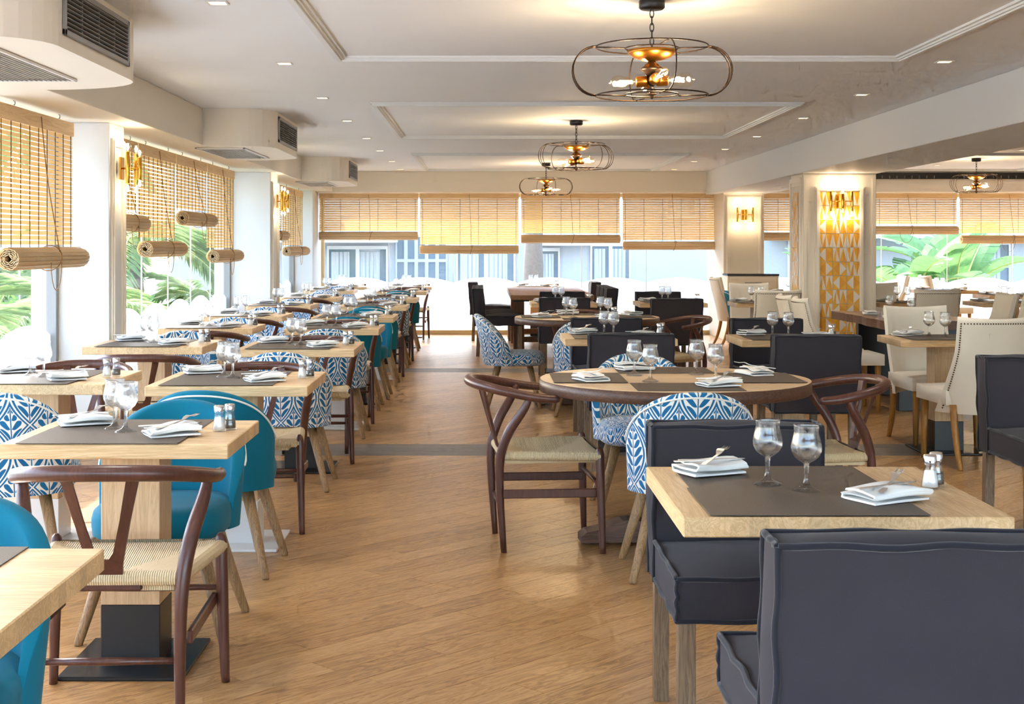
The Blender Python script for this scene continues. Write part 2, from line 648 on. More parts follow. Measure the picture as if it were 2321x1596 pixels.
planks = []
S2 = math.sqrt(0.5)
FX0, FX1, FY0, FY1 = -2.95, 9.2, -2.5, 21.5
rngp = random.Random(3)
def lay(y0, y1):
    W, L = 0.125, 1.05
    i0, i1 = int((FY0 - FX1) * S2 / W) - 2, int((FY1 - FX0) * S2 / W) + 2
    for i in range(i0, i1):
        off = rngp.random() * L
        lo, hi = (FX0 + FY0) * S2 - L * 2, (FX1 + FY1) * S2 + L
        k = 0
        while lo + off + k * L < hi:
            a0 = lo + off + k * L
            k += 1
            corners = [(a0, i * W), (a0 + L, i * W), (a0 + L, (i + 1) * W), (a0, (i + 1) * W)]
            poly = [((a - b) * S2, (a + b) * S2) for a, b in corners]
            cy = sum(p[1] for p in poly) / 4
            if cy < y0 - 0.9 or cy > y1 + 0.9:
                continue
            for A, B, C in ((0, -1, -y0), (0, 1, y1), (-1, 0, -FX0), (1, 0, FX1)):
                poly = clip_poly(poly, A, B, C)
                if len(poly) < 3:
                    break
            if len(poly) >= 3:
                planks.append((poly, 'floor', (rngp.random(), rngp.random() * 40, rngp.random() * 40), S2, S2))
def lay_band(y0, y1, n=3):
    w = (y1 - y0) / n
    for r_ in range(n):
        x = FX0 - rngp.random() * 1.2
        while x < FX1:
            a, b = max(x, FX0), min(x + 1.22, FX1)
            x += 1.22
            if b - a > 0.02:
                planks.append(([(a, y0 + r_ * w), (b, y0 + r_ * w), (b, y0 + (r_ + 1) * w), (a, y0 + (r_ + 1) * w)], 'floor_grey', (rngp.random(), rngp.random() * 40, rngp.random() * 40), 1, 0))
lay(FY0, 9.05); lay_band(9.05, 9.57); lay(9.57, 14.98); lay_band(14.98, 15.47); lay(15.47, FY1)

def poly_area(p):
    return abs(sum(p[i - 1][0] * p[i][1] - p[i][0] * p[i - 1][1] for i in range(len(p)))) / 2
def shown(pl):
    poly = pl[0]
    if min(p[1] for p in poly) < 2.0:
        return 0
    q = [project(x, y, 0) for x, y in poly]
    cx, cy = sum(p[0] for p in q) / len(q), sum(p[1] for p in q) / len(q)
    if not (90 < cx < 2230 and cy < 1600):
        return 0
    return poly_area(q)
planks.sort(key=shown, reverse=True)
sub = G().box(FX0, FX1, FY0, FY1, -0.12, -0.004)
floor = struct('floor', sub.mesh('subfloor', 'dark'))
def plank_geo(g, pl):
    poly, m, (tone, du, dv), dx, dy = pl
    top = inset(poly, 0.0009)
    if top is None or poly_area(poly) < 2e-4:
        return None
    n = len(top)
    vs = [(x, y, 0.0) for x, y in top] + [(x, y, -0.004) for x, y in top]
    fs = [tuple(range(n))] + [(i, n + i, n + (i + 1) % n, (i + 1) % n) for i in range(n)]
    uv = lambda p: ((p[0] * dx + p[1] * dy) + du, (-p[0] * dy + p[1] * dx) + dv)
    g.add(vs, fs, 0, False, [[uv(vs[k]) for k in f] for f in fs])
    return n
def put_tone(me, tones):
    at = me.attributes.new('tone', 'FLOAT', 'POINT')
    at.data.foreach_set('value', tones)
for pl in planks[:300]:
    g = G()
    n = plank_geo(g, pl)
    if n:
        me = g.mesh('plank', pl[1])
        put_tone(me, [pl[2][0]] * len(g.v))
        obj('plank', me, floor)
for mname in ('floor', 'floor_grey'):
    g, tones = G(), []
    for pl in planks[300:]:
        if pl[1] == mname:
            n = plank_geo(g, pl)
            if n:
                tones += [pl[2][0]] * (2 * n)
    me = g.mesh('plank_field', mname)
    put_tone(me, tones)
    obj('plank_field' if mname == 'floor' else 'grey_plank_field', me, floor, kind='stuff')

# ---- ceiling slab, roof and surrounding shell
ceiling = struct('ceiling', G().box(-3.3, 9.4, -2.6, 21.5, CEIL, CEIL + 0.3).mesh('ceiling', 'ceiling'))

def moulding_rect(x0, x1, y0, y1, steps, zfun):
    """stepped moulding ring; steps: (offset in, width, drop)"""
    g = G()
    for o, w, d in steps:
        a0, a1, b0, b1 = x0 + o, x1 - o, y0 + o, y1 - o
        ring = [(a0, b0), (a1, b0), (a1, b1), (a0, b1)]
        inn = [(a0 + w, b0 + w), (a1 - w, b0 + w), (a1 - w, b1 - w), (a0 + w, b1 - w)]
        for i in range(4):
            k = (i + 1) % 4
            vs = []
            for q in (ring[i], ring[k], inn[k], inn[i]):
                vs.append(zfun(q[0], q[1], 0.0))
            for q in (ring[i], ring[k], inn[k], inn[i]):
                vs.append(zfun(q[0], q[1], d))
            g.add(vs, [(0, 1, 2, 3), (7, 6, 5, 4), (0, 4, 5, 1), (1, 5, 6, 2), (2, 6, 7, 3), (3, 7, 4, 0)])
    return g
TRIM_STEPS = [(0.0, 0.075, 0.012), (0.012, 0.045, 0.022), (0.024, 0.02, 0.03)]
for i, (y0, y1) in enumerate(((4.7, 8.1), (10.62, 13.95), (16.5, 20.0))):
    g = moulding_rect(-0.87, 2.45, y0, y1, TRIM_STEPS, lambda x, y, d: (x, y, CEIL - d))
    struct('trim_%d' % (i + 1), fix_normals(g.mesh('ceiling_trim', 'trim')))
for i, (y0, y1) in enumerate(((10.62, 13.95), (16.5, 20.0))):
    g = moulding_rect(4.75, 7.7, y0, y1, TRIM_STEPS, lambda x, y, d: (x, y, CEIL - d))
    struct('trim_%d' % (i + 4), fix_normals(g.mesh('ceiling_trim', 'trim')))

# left soffit, right beam, rear beam
struct('wall_left_soffit', G().box(-3.3, -2.25, -2.5, 21.0, SOFF, CEIL, bev=0.004).mesh('soffit', 'soffit'))
struct('wall_beam', G().box(3.3, 4.14, -2.5, 20.7, BEAMZ, CEIL, bev=0.004).mesh('beam', 'wall'))
struct('wall_rear_beam', G().box(-3.3, 9.3, 20.6, 21.46, 2.16, CEIL, bev=0.004).mesh('rear_beam', 'soffit'))
struct('wall_right', G().box(9.2, 9.4, -2.5, 21.9, 0, CEIL).mesh('wall_right', 'wall'))

# air-conditioning housings with rounded corner, their side grilles and bottom grilles
def ac_box(y0, y1, label, n):
    t = thing('air_conditioning_housing', label, 'air conditioner', (0, y0, 0), 0, 'housings along the window soffit')
    L = y1 - y0
    pts = [(-2.26, 0.0), (-2.0, 0.0)]
    r = 0.3
    for k in range(0, 9):
        a = -PI / 2 + k / 8 * PI / 2
        pts.append((-1.70 - r + r * math.cos(a), r + r * math.sin(a) * 1.0))
    pts.append((-1.70, L - 0.42))
    for k in range(1, 9):
        a = k / 8 * PI / 2
        pts.append((-1.70 - 0.56 + 0.56 * math.cos(a), L - 0.42 + 0.42 * math.sin(a)))
    g = G().extrude(pts, lambda a, b, d: (a, b, d), SOFF - 0.004, CEIL)
    obj('housing_shell', g.mesh('housing_shell', 'soffit'), t)
    # side grille
    ya, yb, za, zb = r + 0.05, L - 0.5, SOFF + 0.05, CEIL - 0.03
    f = G()
    for (a, b, c, d) in ((ya, yb, za, za + 0.025), (ya, yb, zb - 0.025, zb), (ya, ya + 0.025, za, zb), (yb - 0.025, yb, za, zb)):
        f.box(-1.70, -1.686, a, b, c, d, bev=0.003)
    gr = obj('side_grille', f.mesh('grille_frame', 'grey_metal'), t)
    obj('grille_shade_plate', G().box(-1.699, -1.6965, ya + 0.01, yb - 0.01, za + 0.01, zb - 0.01).mesh('shade_plate', 'dark'), gr)  # flat near-black plate, painted shade behind the louvres; the housing has no opening
    sl = G().box(-0.006, 0.006, ya + 0.025, yb - 0.025, -0.0022, 0.0022).mesh('louvre', 'grey_metal')
    k = 9
    for i in range(k):
        obj('louvre', sl, gr, (-1.690, 0, za + 0.025 + (i + 0.5) * (zb - za - 0.05) / k), (0, R(-18), 0))
    for i in range(1, 4):
        y = ya + (yb - ya) * i / 4
        obj('grille_divider', G().box(-1.6965, -1.690, y - 0.004, y + 0.004, za + 0.02, zb - 0.02).mesh('divider', 'grey_metal'), gr)
    # bottom grille
    f = G()
    xa, xb, ya, yb = -2.36, -1.95, 0.22, L - 0.45
    z = SOFF - 0.004
    for (a, b, c, d) in ((xa, xb, ya, ya + 0.02), (xa, xb, yb - 0.02, yb), (xa, xa + 0.02, ya, yb), (xb - 0.02, xb, ya, yb)):
        f.box(a, b, c, d, z - 0.012, z, bev=0.003)
    bg = obj('bottom_grille', f.mesh('grille_frame', 'white_metal'), t)
    sl = G().box(-0.008, 0.008, ya + 0.02, yb - 0.02, -0.0012, 0.0012).mesh('louvre', 'white_metal')
    for i in range(16):
        obj('louvre', sl, bg, (xa + 0.02 + (i + 0.5) * (xb - xa - 0.04) / 16, 0, z - 0.008), (0, R(35), 0))
ac_box(5.25, 7.12, 'rounded cream air-conditioning housing nearest the camera, below the ceiling', 0)
ac_box(11.12, 13.06, 'rounded cream air-conditioning housing, middle one of three along the window soffit', 1)
ac_box(17.15, 19.05, 'rounded cream air-conditioning housing farthest away, beside the rear window', 2)

# ---- left pillars with panel moulding
def panel_x(x, y0, y1, z0, z1, d=1):
    """moulded frame standing proud of an X-facing face"""
    return moulding_rect(y0, y1, z0, z1, [(0, 0.05, 0.016), (0.012, 0.022, 0.026)], lambda a, b, o: (x + d * o, a, b))
def panel_y(y, x0, x1, z0, z1, steps=None):
    return moulding_rect(x0, x1, z0, z1, steps or [(0, 0.05, 0.016), (0.012, 0.022, 0.026)], lambda a, b, o: (a, y - o, b))
for i, ((y0, y1), px) in enumerate(((PIL1, -2.44), (PIL2, -2.335))):
    w = struct('wall_left_pillar_%d' % (i + 1), G().box(GX - 0.15, px, y0, y1, 0, SOFF, bev=0.004).mesh('pillar', 'wall'))
    g = panel_x(px, y0 + 0.03, y1 - 0.03, 0.12, SOFF - 0.1)
    obj('panel_moulding', fix_normals(g.mesh('panel_moulding', 'moulding')), w)
    gg = G().box(px - 0.001, px + 0.012, y0 + 0.002, y1 - 0.002, 0, 0.09, bev=0.003)
    obj('skirting', gg.mesh('skirting', 'moulding'), w)
struct('wall_left_corner', G().box(GX - 0.15, -2.5, 20.3, GY + 0.2, 0, SOFF, bev=0.004).mesh('corner_pillar', 'wall'))

# ---- glazing: panes with frosted scalloped film
def scallop(w, hv=0.79, hp=0.875, n=18):
    return [(-w / 2 + w * k / n, hv + (hp - hv) * math.cos((k / n - 0.5) * PI) ** 0.8 if 0 < k < n else hv) for k in range(n + 1)]
def glazing(name, along, fixed, a0, a1, top, n, frame_mat='white_metal', film=True, posts=True):
    """ALONG 'x' or 'y'; n panes between a0 and a1"""
    def P(a, b, c):
        return (a, fixed + b, c) if along == 'x' else (fixed - b, a, c)
    fr = G()
    def bar(a, b, w0, w1, z0, z1):
        if along == 'x':
            fr.box(a, b, fixed + w0, fixed + w1, z0, z1, bev=0.003)
        else:
            fr.box(fixed - w1, fixed - w0, a, b, z0, z1, bev=0.003)
    bar(a0, a1, -0.04, 0.05, 0.0, 0.065)
    bar(a0, a1, -0.03, 0.04, top - 0.05, top)
    bar(a0, a0 + 0.045, -0.03, 0.04, 0.05, top)
    bar(a1 - 0.045, a1, -0.03, 0.04, 0.05, top)
    w = struct(name, fr.mesh('window_frame', frame_mat))
    pw = (a1 - a0 - 0.09) / n
    for k in range(n):
        c = a0 + 0.045 + (k + 0.5) * pw
        g = G().add([P(c - pw / 2 + 0.003, 0, 0.065), P(c + pw / 2 - 0.003, 0, 0.065), P(c + pw / 2 - 0.003, 0, top - 0.05), P(c - pw / 2 + 0.003, 0, top - 0.05)], [(0, 1, 2, 3)])
        obj('pane', g.mesh('pane', 'window_glass'), w)
        if k:
            x = c - pw / 2
            e = G()
            if along == 'x':
                e.box(x - 0.004, x + 0.004, fixed - 0.006, fixed + 0.006, 0.065, top - 0.05)
            else:
                e.box(fixed - 0.006, fixed + 0.006, x - 0.004, x + 0.004, 0.065, top - 0.05)
            obj('pane_joint', e.mesh('pane_joint', 'white_metal'), w)
        if film:
            o = scallop(pw - 0.008)
            pts = [(o[0][0], 0.066)] + [(o[-1][0], 0.066)] + list(reversed(o))
            g = G().extrude([(c + p[0], p[1]) for p in pts], lambda a, b, d: P(a, d, b), 0.008, 0.010)
            obj('frosted_film', g.mesh('frosted_film', 'film'), w)
    return w
M['sill'] = plain('champagne_sill', (214, 190, 146), 0.35, 0.3)
glazing('window_1', 'y', GX, -2.4, PIL1[0], SOFF, 11, 'grey_metal')
glazing('window_2', 'y', GX, PIL1[1], PIL2[0], SOFF, 6, 'grey_metal')
glazing('window_3', 'y', GX, PIL2[1], 20.3, SOFF, 5, 'grey_metal')
glazing('window_4', 'x', GY, -2.5, 3.53, 2.16, 6, 'sill')
glazing('window_5', 'x', GY, 4.05, 9.2, 2.16, 5, 'sill')

# ---- rear pillar, cabinet pillar panel, yellow tiled pillar
w = struct('wall_rear_pillar', G().box(3.465, 4.05, 20.1, 21.6, 0, 2.16, bev=0.004).mesh('pillar', 'cream'))
obj('panel_moulding', fix_normals(panel_y(20.1, 3.50, 4.015, 0.12, 2.08).mesh('panel_moulding', 'moulding')), w)

PX0, PX1, PY0, PY1 = 3.344, 4.12, 14.6, 15.15
pil = struct('wall_tiled_pillar', G().box(PX0, PX1, PY0, PY1, 0, BEAMZ, bev=0.004).mesh('pillar', 'cream'))
steps = [(0, 0.035, 0.02), (0.03, 0.09, 0.008), (0.12, 0.05, 0.03), (0.135, 0.025, 0.042)]
obj('panel_moulding', fix_normals(panel_y(PY0, PX0 + 0.01, PX1 - 0.01, 0.02, BEAMZ - 0.02, steps).mesh('panel_moulding', 'moulding')), pil)
obj('panel_moulding', fix_normals(moulding_rect(PY0 + 0.03, PY1 - 0.03, 0.02, BEAMZ - 0.04, [(0, 0.05, 0.02), (0.05, 0.04, 0.012)], lambda a, b, o: (PX0 - o, a, b)).mesh('panel_moulding', 'moulding')), pil)
M['tile_yellow'] = plain('yellow_glaze', (240, 178, 36), 0.4, grain=0.1, gscale=14)
M['tile_gold'] = plain('golden_glaze', (230, 160, 22), 0.4, grain=0.1, gscale=14)
M['tile_white'] = plain('white_glaze', (236, 228, 218), 0.4, grain=0.02, gscale=14)
M['grout'] = plain('pale_grout', (222, 210, 192), 0.8)
def tile_mesh(kind, mir):
    """square tile 1 x 1 in XZ, front face at y = 0, glazed in triangles"""
    g = G()
    e = 0.012
    def tri(pts, mi):
        if mir:
            pts = [(1 - x, z) for x, z in pts][::-1]
        g.add([(x, 0, z) for x, z in pts], [tuple(range(len(pts)))], mi)
    a, b = e, 1 - e
    if kind == 0:      # pale triangle in the half square, golden kite beside it
        tri([(a, a), (0.5, a), (a, 0.5)], 0)
        tri([(a, b), (a, 0.5), (0.5, b)], 0)
        tri([(a, 0.5), (0.5, a), (0.5, b)], 2)
        tri([(0.5, a), (b, a), (b, 0.5)], 0)
        tri([(b, 0.5), (b, b), (0.5, b)], 0)
        tri([(0.5, a), (b, 0.5), (0.5, b)], 1)
    else:              # slender spikes
        inv = (lambda z: z) if kind == 1 else (lambda z: 1 - z)
        def tz(pts, mi):
            q = [(x, inv(z)) for x, z in pts]
            if kind == 2:
                q = q[::-1]
            tri(q, mi)
        m = 0.25
        tz([(a, a), (m, b), (a, b)], 2)
        tz([(a, a), (m, a), (m, b)], 0)
        tz([(m, a), (0.5, a), (m, b)], 2)
        tz([(0.5, a), (0.5, b), (m, b)], 1)
        tz([(0.5, a), (0.75, b), (0.5, b)], 2)
        tz([(0.5, a), (0.75, a), (0.75, b)], 0)
        tz([(0.75, a), (b, a), (0.75, b)], 1)
        tz([(b, a), (b, b), (0.75, b)], 2)
    vs = [(a, 0, a), (b, 0, a), (b, 0, b), (a, 0, b), (a, 0.05, a), (b, 0.05, a), (b, 0.05, b), (a, 0.05, b)]
    g.add(vs, [(0, 4, 5, 1), (1, 5, 6, 2), (2, 6, 7, 3), (3, 7, 4, 0)], 2)
    return g.mesh('tile', 'tile_yellow', 'tile_gold', 'tile_white')
TM = {(k, m): tile_mesh(k, m) for k in (0, 1, 2) for m in (0, 1)}
rows = ['2 1 2', '1 2 2', '0 1 0m', '2 2m 2', '0 1 2', '0m 0m 2', '1 0 0', '0m 1 0m', '1m 0 0', '0m 0m 1', '1 2 0', '0 0m 2m', '2 1 1m', '0 2 0', '1 0m 2', '0 1 1']
tx0, tx1 = PX0 + 0.17, PX1 - 0.17
tw = (tx1 - tx0) / 3
obj('tile_bed', G().box(tx0, tx1, PY0 - 0.012, PY0 + 0.002, 0.02, BEAMZ - 0.19).mesh('tile_bed', 'grout'), pil)
top = BEAMZ - 0.19
for r_, row in enumerate(rows):
    for c, code in enumerate(row.split()):
        z = top - (r_ + 1) * (tw + 0.002)
        if z < 0.02:
            continue
        o = obj('tile', TM[(int(code[0]), 1 if code.endswith('m') else 0)], pil, (tx0 + c * tw, PY0 - 0.018, z))
        o.scale = (tw, tw * 0.3, tw)
sy0 = PY0 + 0.13
sw = (PY1 - PY0 - 0.26) / 2
for r_ in range(10):
    for c in range(2):
        o = obj('tile', TM[((r_ * 2 + c) % 3, (r_ + c) % 2)], pil, (PX0 - 0.014, sy0 + (c + 1) * sw, top - (r_ + 1) * (tw + 0.002)), (0, 0, R(-90)))
        o.scale = (sw, tw * 0.2, tw)

# black slot diffuser on the rear beam of the right-hand room
t = thing('slot_air_diffuser', 'long black slot diffuser under the ceiling of the right-hand room', 'air vent', (4.2, 20.58, 2.37))
obj('slot_body', G().box(0, 5.0, -0.02, 0.02, -0.02, 0.075, bev=0.004).mesh('slot_body', 'black_metal'), t)
fin = G().box(-0.004, 0.004, -0.03, -0.02, -0.01, 0.03).mesh('fin', 'grey_metal')
for k in range(44):
    if k % 11 not in (0, 1, 2):
        obj('fin', fin, t, (0.15 + k * 0.11, 0, 0))

# ================================================================== BLINDS
def blind(label, loc, rz, width, drop, pitch, sl_h, rolled, roll_r, cords=6, pull=True, tassel=True, curl=0.0, tilt=0.0):
    """local x across, z down from the valance top, -y into the room"""
    t = thing('roller_blind', label, 'blind', loc, rz, 'wooden slat blinds')
    obj('valance', G().box(0.004, width - 0.004, -0.012, 0.012, -0.085, 0.0, bev=0.003).mesh('valance', 'blind'), t)
    sm = G().box(0.012, width - 0.012, -0.0022, 0.0022, -sl_h / 2, sl_h / 2).mesh('slat', 'slat')
    n = int((drop - 0.085 - roll_r * 1.2) / pitch)
    for k in range(n):
        z = -0.085 - (k + 0.5) * pitch
        obj('slat', sm, t, (random.uniform(-0.002, 0.002), tilt * z, z))
    # rolled-up lower part: slats lying in a spiral
    zc = -drop
    yc = tilt * zc - roll_r * 0.9
    a, rr = PI * 0.45, roll_r
    turns = 0
    while rr > 0.014 and turns < rolled:
        y, z = yc + rr * math.cos(a), zc + rr * math.sin(a)
        obj('slat', sm, t, (random.uniform(-0.006, 0.006), y, z), (a + 0.12, 0, 0))
        da = sl_h * 1.11 / max(rr, 0.012)
        a -= da
        rr -= 0.0078 * da / (2 * PI) * 1.25
        turns += 1
    sc = G()
    for k in range(cords):
        x = 0.05 + (width - 0.1) * k / (cords - 1)
        c = G().tube([(x, -0.0045, -0.083), (x, tilt * zc - 0.0045, zc + roll_r)], 0.0023, 5)
        obj('ladder_cord', c.mesh('ladder_cord', 'cord'), t)
    if pull:
        x = width * 0.5
        c = G().tube(spline([(x, -0.02, -0.02), (x + 0.02, tilt * zc * 0.4 - 0.05, zc * 0.45), (x + 0.03, yc - roll_r, zc + roll_r * 0.6)], 5), 0.003, 6)
        ring = []
        for k in range(21):
            q = 2 * PI * k / 20
            ring.append((x + 0.035 + 0.02 * math.sin(q), yc + (roll_r + 0.012) * math.cos(q), zc + (roll_r + 0.012) * math.sin(q)))
        c.tube(ring, 0.003, 6)
        obj('pull_cord', c.mesh('pull_cord', 'rope'), t)
        if tassel:
            lp = []
            for k in range(17):
                q = PI + PI * k / 16
                lp.append((x - 0.05 + 0.10 * math.cos(q), yc - roll_r - 0.006, zc - roll_r * 0.4 + 0.16 * math.sin(q)))
            obj('cord_loop', G().tube(lp, 0.0025, 6).mesh('cord_loop', 'rope'), t)
    for k in range(2):
        x = width * (0.2 + 0.6 * k)
        hk = [(x + 0.014 * math.sin(q), 0, 0.02 + 0.014 * math.cos(q)) for q in [R(-60 + 30 * j) for j in range(10)]]
        obj('hook', G().tube(hk, 0.0022, 6).mesh('hook', 'black_metal'), t)
    return t
# left windows (local x runs along +Y of the room): rz = +90 deg -> local -y faces +X
LB = [('window next to the nearest pillar', 7.42, 1.36, 0.845), ('nearest pillar, hidden half behind the brass sconce', 9.06, 1.34, 0.61),
      ('second wooden blind after the nearest pillar, its roll hanging low', 10.42, 1.27, 0.80), ('third wooden blind after the nearest pillar, rolled up highest', 11.71, 1.30, 0.54),
      ('fourth wooden blind, touching the second pillar', 13.03, 1.40, 0.875)]
LBL = ['slatted wooden blind in the window before the nearest pillar', 'slatted wooden blind half behind the nearest brass sconce', 'slatted wooden blind, second after the nearest pillar, rolled low',
       'slatted wooden blind, third after the nearest pillar, rolled highest', 'slatted wooden blind touching the near side of the second pillar']
for (d, y, w_, dr), lb in zip(LB, LBL):
    if y == 9.06:
        y, w_ = 9.45, 0.95
    blind(lb, (-2.6, y, 2.14), R(90), w_, dr, 0.0285, 0.0218, 50, 0.062, 9)
blind('slatted wooden blind just past the second pillar, rolled higher', (-2.6, 16.1, 2.14), R(90), 1.75, 0.65, 0.0285, 0.0218, 50, 0.062, 9)
blind('slatted wooden blind in the far left corner, rolled lower', (-2.6, 17.9, 2.14), R(90), 2.0, 0.85, 0.0285, 0.0218, 50, 0.062, 9)
BY = 20.95
for x, dr, lb in ((-2.49, 0.645, 'leftmost blind of the rear window, above the left tables'), (-0.975, 0.852, 'longest blind of the rear window, second from its corner'),
                  (0.55, 0.692, 'rear window blind directly behind the pendant lamps'), (2.08, 0.792, 'rear window blind beside the cream pillar'),
                  (4.1, 0.655, 'rear blind between the cream pillar and tiled pillar'), (5.63, 0.56, 'short rear blind directly right of the tiled pillar'), (7.16, 0.70, 'rear blind at the right edge, above the banana leaves')):
    blind('wooden ' + lb, (x, BY, 2.155), 0, 1.505, dr, 0.0345, 0.0312, 30, 0.062, 6, True, x > 5)

# ================================================================== LAMPS
def add_light(name, kind, loc, energy, color, parent, **kw):
    d = bpy.data.lights.new(name, kind)
    d.energy = energy
    d.color = color
    for k, v in kw.items():
        setattr(d, k, v)
    o = bpy.data.objects.new(name, d)
    COL.objects.link(o)
    o.location = loc
    o.parent = parent
    return o

# square recessed downlights
dl_frame = G()
for a, b, c, d in ((-0.048, 0.048, -0.048, -0.036), (-0.048, 0.048, 0.036, 0.048), (-0.048, -0.036, -0.036, 0.036), (0.036, 0.048, -0.036, 0.036)):
    dl_frame.box(a, b, c, d, -0.006, 0.0, bev=0.0015)
dl_frame = dl_frame.mesh('trim_frame', 'white_metal')
dl_lamp = G().box(-0.036, 0.036, -0.036, 0.036, -0.002, 0.0).mesh('lamp', 'glow')
ORD = ['first', 'second', 'third', 'fourth', 'fifth', 'sixth', 'seventh', 'eighth', 'ninth', 'tenth', 'eleventh']
def downlight(x, y, label, w=1.0):
    t = thing('recessed_downlight', label, 'ceiling light', (x, y, CEIL), 0, 'square ceiling downlights')
    obj('trim_frame', dl_frame, t)
    obj('lamp', dl_lamp, t)
    add_light('downlight_beam', 'SPOT', (0, 0, -0.012), DOWN_W * w, (1.0, 0.95, 0.88), t, spot_size=R(112), spot_blend=1.0, shadow_soft_size=0.045)
for k, y in enumerate((2.4, 4.35, 6.26, 8.35, 10.3, 12.2, 14.2, 16.05, 18.1, 20.0)):  # the last, unseen one is added to brighten the rear blinds
    downlight(-1.2, y, 'square warm downlight, %s in the ceiling row on the window side' % ORD[k])
for k, y in enumerate((2.4, 4.35, 6.3, 8.27, 10.08, 11.93, 13.96, 15.8, 18.1, 20.0)):  # here too the rearmost is an added fill lamp, out of sight
    downlight(2.74, y, 'square warm downlight, %s in the ceiling row beside the beam' % ORD[k])
for k, y in enumerate((4.4, 8.3, 12.2, 16.0, 19.0)):
    downlight(6.2, y, 'square warm downlight, %s in the right-hand room ceiling' % ORD[k], 1.6)

# wire cage pendants
PD = {}
def pend_parts():
    K = Kit()
    K.add('ceiling_canopy', G().lathe([(0, CEIL), (0.055, CEIL), (0.058, CEIL - 0.006), (0.058, CEIL - 0.034), (0.05, CEIL - 0.042), (0, CEIL - 0.042)], 28).mesh('canopy', 'black_metal'))
    ch = G()
    z = CEIL - 0.042
    k = 0
    while z > 2.262:
        lk = []
        for j in range(12):
            q = 2 * PI * j / 12
            a, b = 0.0085 * math.cos(q), 0.02 * math.sin(q)
            lk.append((a, 0, z - 0.018 + b) if k % 2 == 0 else (0, a, z - 0.018 + b))
        ch.tube(lk, 0.0026, 6, closed=True)
        z -= 0.031
        k += 1
    K.add('chain', ch.mesh('chain', 'black_metal'), kind='stuff')
    K.add('dish', G().lathe([(0.0, 2.238), (0.10, 2.243), (0.112, 2.240), (0.105, 2.226), (0.08, 2.208), (0.045, 2.196), (0.015, 2.192), (0, 2.192)], 36).mesh('dish', 'old_brass'))
    K.add('turned_body', G().lathe([(0, 2.195), (0.016, 2.193), (0.018, 2.186), (0.03, 2.178), (0.034, 2.17), (0.048, 2.163), (0.053, 2.157), (0.048, 2.15), (0.04, 2.146), (0.036, 2.138), (0.024, 2.128), (0.02, 2.12), (0, 2.118)], 32).mesh('turned_body', 'bronze'))
    K.add('hub', G().lathe([(0, 2.125), (0.018, 2.122), (0.026, 2.108), (0.024, 2.094), (0.01, 2.084), (0.007, 2.074), (0.01, 2.068), (0.006, 2.06), (0, 2.058)], 24).mesh('hub', 'black_metal'))
    K.add('bottom_finial', G().lathe([(0, 2.078), (0.008, 2.073), (0.006, 2.064), (0.012, 2.05), (0.022, 2.047), (0.022, 2.043), (0.008, 2.038), (0.01, 2.03), (0.004, 2.024), (0, 2.023)], 18).mesh('finial', 'bronze'))
    soc = G().lathe([(0.0, 0.02), (0.022, 0.02), (0.024, 0.024), (0.024, 0.068), (0.02, 0.072), (0, 0.072)], 24).mesh('socket', 'old_brass')
    bulb = G().lathe([(0.013, 0.07), (0.016, 0.082), (0.023, 0.105), (0.03, 0.135), (0.032, 0.155), (0.028, 0.172), (0.016, 0.182), (0.005, 0.185), (0.003, 0.192), (0, 0.193)], 28).mesh('bulb', 'bulb_glass')
    fil = G()
    for j in range(4):
        q = PI / 2 * j
        fil.tube([(0.006 * math.cos(q), 0.006 * math.sin(q), 0.088), (0.01 * math.cos(q + 0.5), 0.01 * math.sin(q + 0.5), 0.145)], 0.0016, 5)
    fil = fil.mesh('filament', 'filament')
    for j, (az, el) in enumerate(((0, 2), (180, -3), (-80, 5), (98, -9))):
        rot = Matrix.Rotation(R(az), 4, 'Z') @ Matrix.Rotation(R(90 - el), 4, 'Y')
        e = tuple(rot.to_euler())
        K.add('socket', soc, (0, 0, 2.104), e)
        K.add('bulb', bulb, (0, 0, 2.104), e, [('filament', fil, (0, 0, 0), (0, 0, 0))])
    def ring(r, z, w=0.0032):
        return G().tube([(r * math.cos(2 * PI * j / 48), r * math.sin(2 * PI * j / 48), z) for j in range(48)], w, 6, closed=True)
    for r, z in ((0.25, 2.258), (0.118, 2.25), (0.25, 2.04), (0.118, 2.044)):
        K.add('cage_ring', ring(r, z).mesh('cage_ring', 'bronze'))
    for a in (0, 180, 100, 280):
        q = R(a)
        c, s_ = math.cos(q), math.sin(q)
        for z in (2.256, 2.042):
            K.add('cage_spoke', G().tube([(0.118 * c, 0.118 * s_, z - 0.004), (0.25 * c, 0.25 * s_, z)], 0.003, 6).mesh('cage_spoke', 'bronze'))
        for da in ((-5.5, 0, 5.5) if a in (0, 180) else (0,)):
            pts = []
            for k in range(17):
                th = -PI / 2 + PI * k / 16
                rr = 0.25 + 0.105 * math.cos(th)
                qq = q + R(da) * (0.8 + 0.35 * math.cos(th))
                pts.append((rr * math.cos(qq), rr * math.sin(qq), 2.149 + 0.109 * math.sin(th)))
            K.add('cage_rib', G().tube(pts, 0.003, 6).mesh('cage_rib', 'bronze'))
    return K
PEND = pend_parts()
for x, y, rz, lb in ((0.75, 6.21, 0, 'large wire-cage pendant lamp closest to the camera'), (0.81, 12.2, 25, 'wire-cage pendant lamp, second from the camera, mid-room'),
                     (0.826, 18.5, 8, 'wire-cage pendant lamp nearest the rear window'), (6.2, 17.5, 15, 'wire-cage pendant lamp hanging in the right-hand room')):
    t = PEND.place('cage_pendant_lamp', lb, 'pendant lamp', (x, y, 0), R(rz), 'wire cage pendants')
    for j, (az, el) in enumerate(((0, 2), (180, -3), (-80, 5), (98, -9))):
        add_light('bulb_light', 'POINT', (0.135 * math.cos(R(az)), 0.135 * math.sin(R(az)), 2.104), PEND_W, (1.0, 0.74, 0.45), t, shadow_soft_size=0.02)

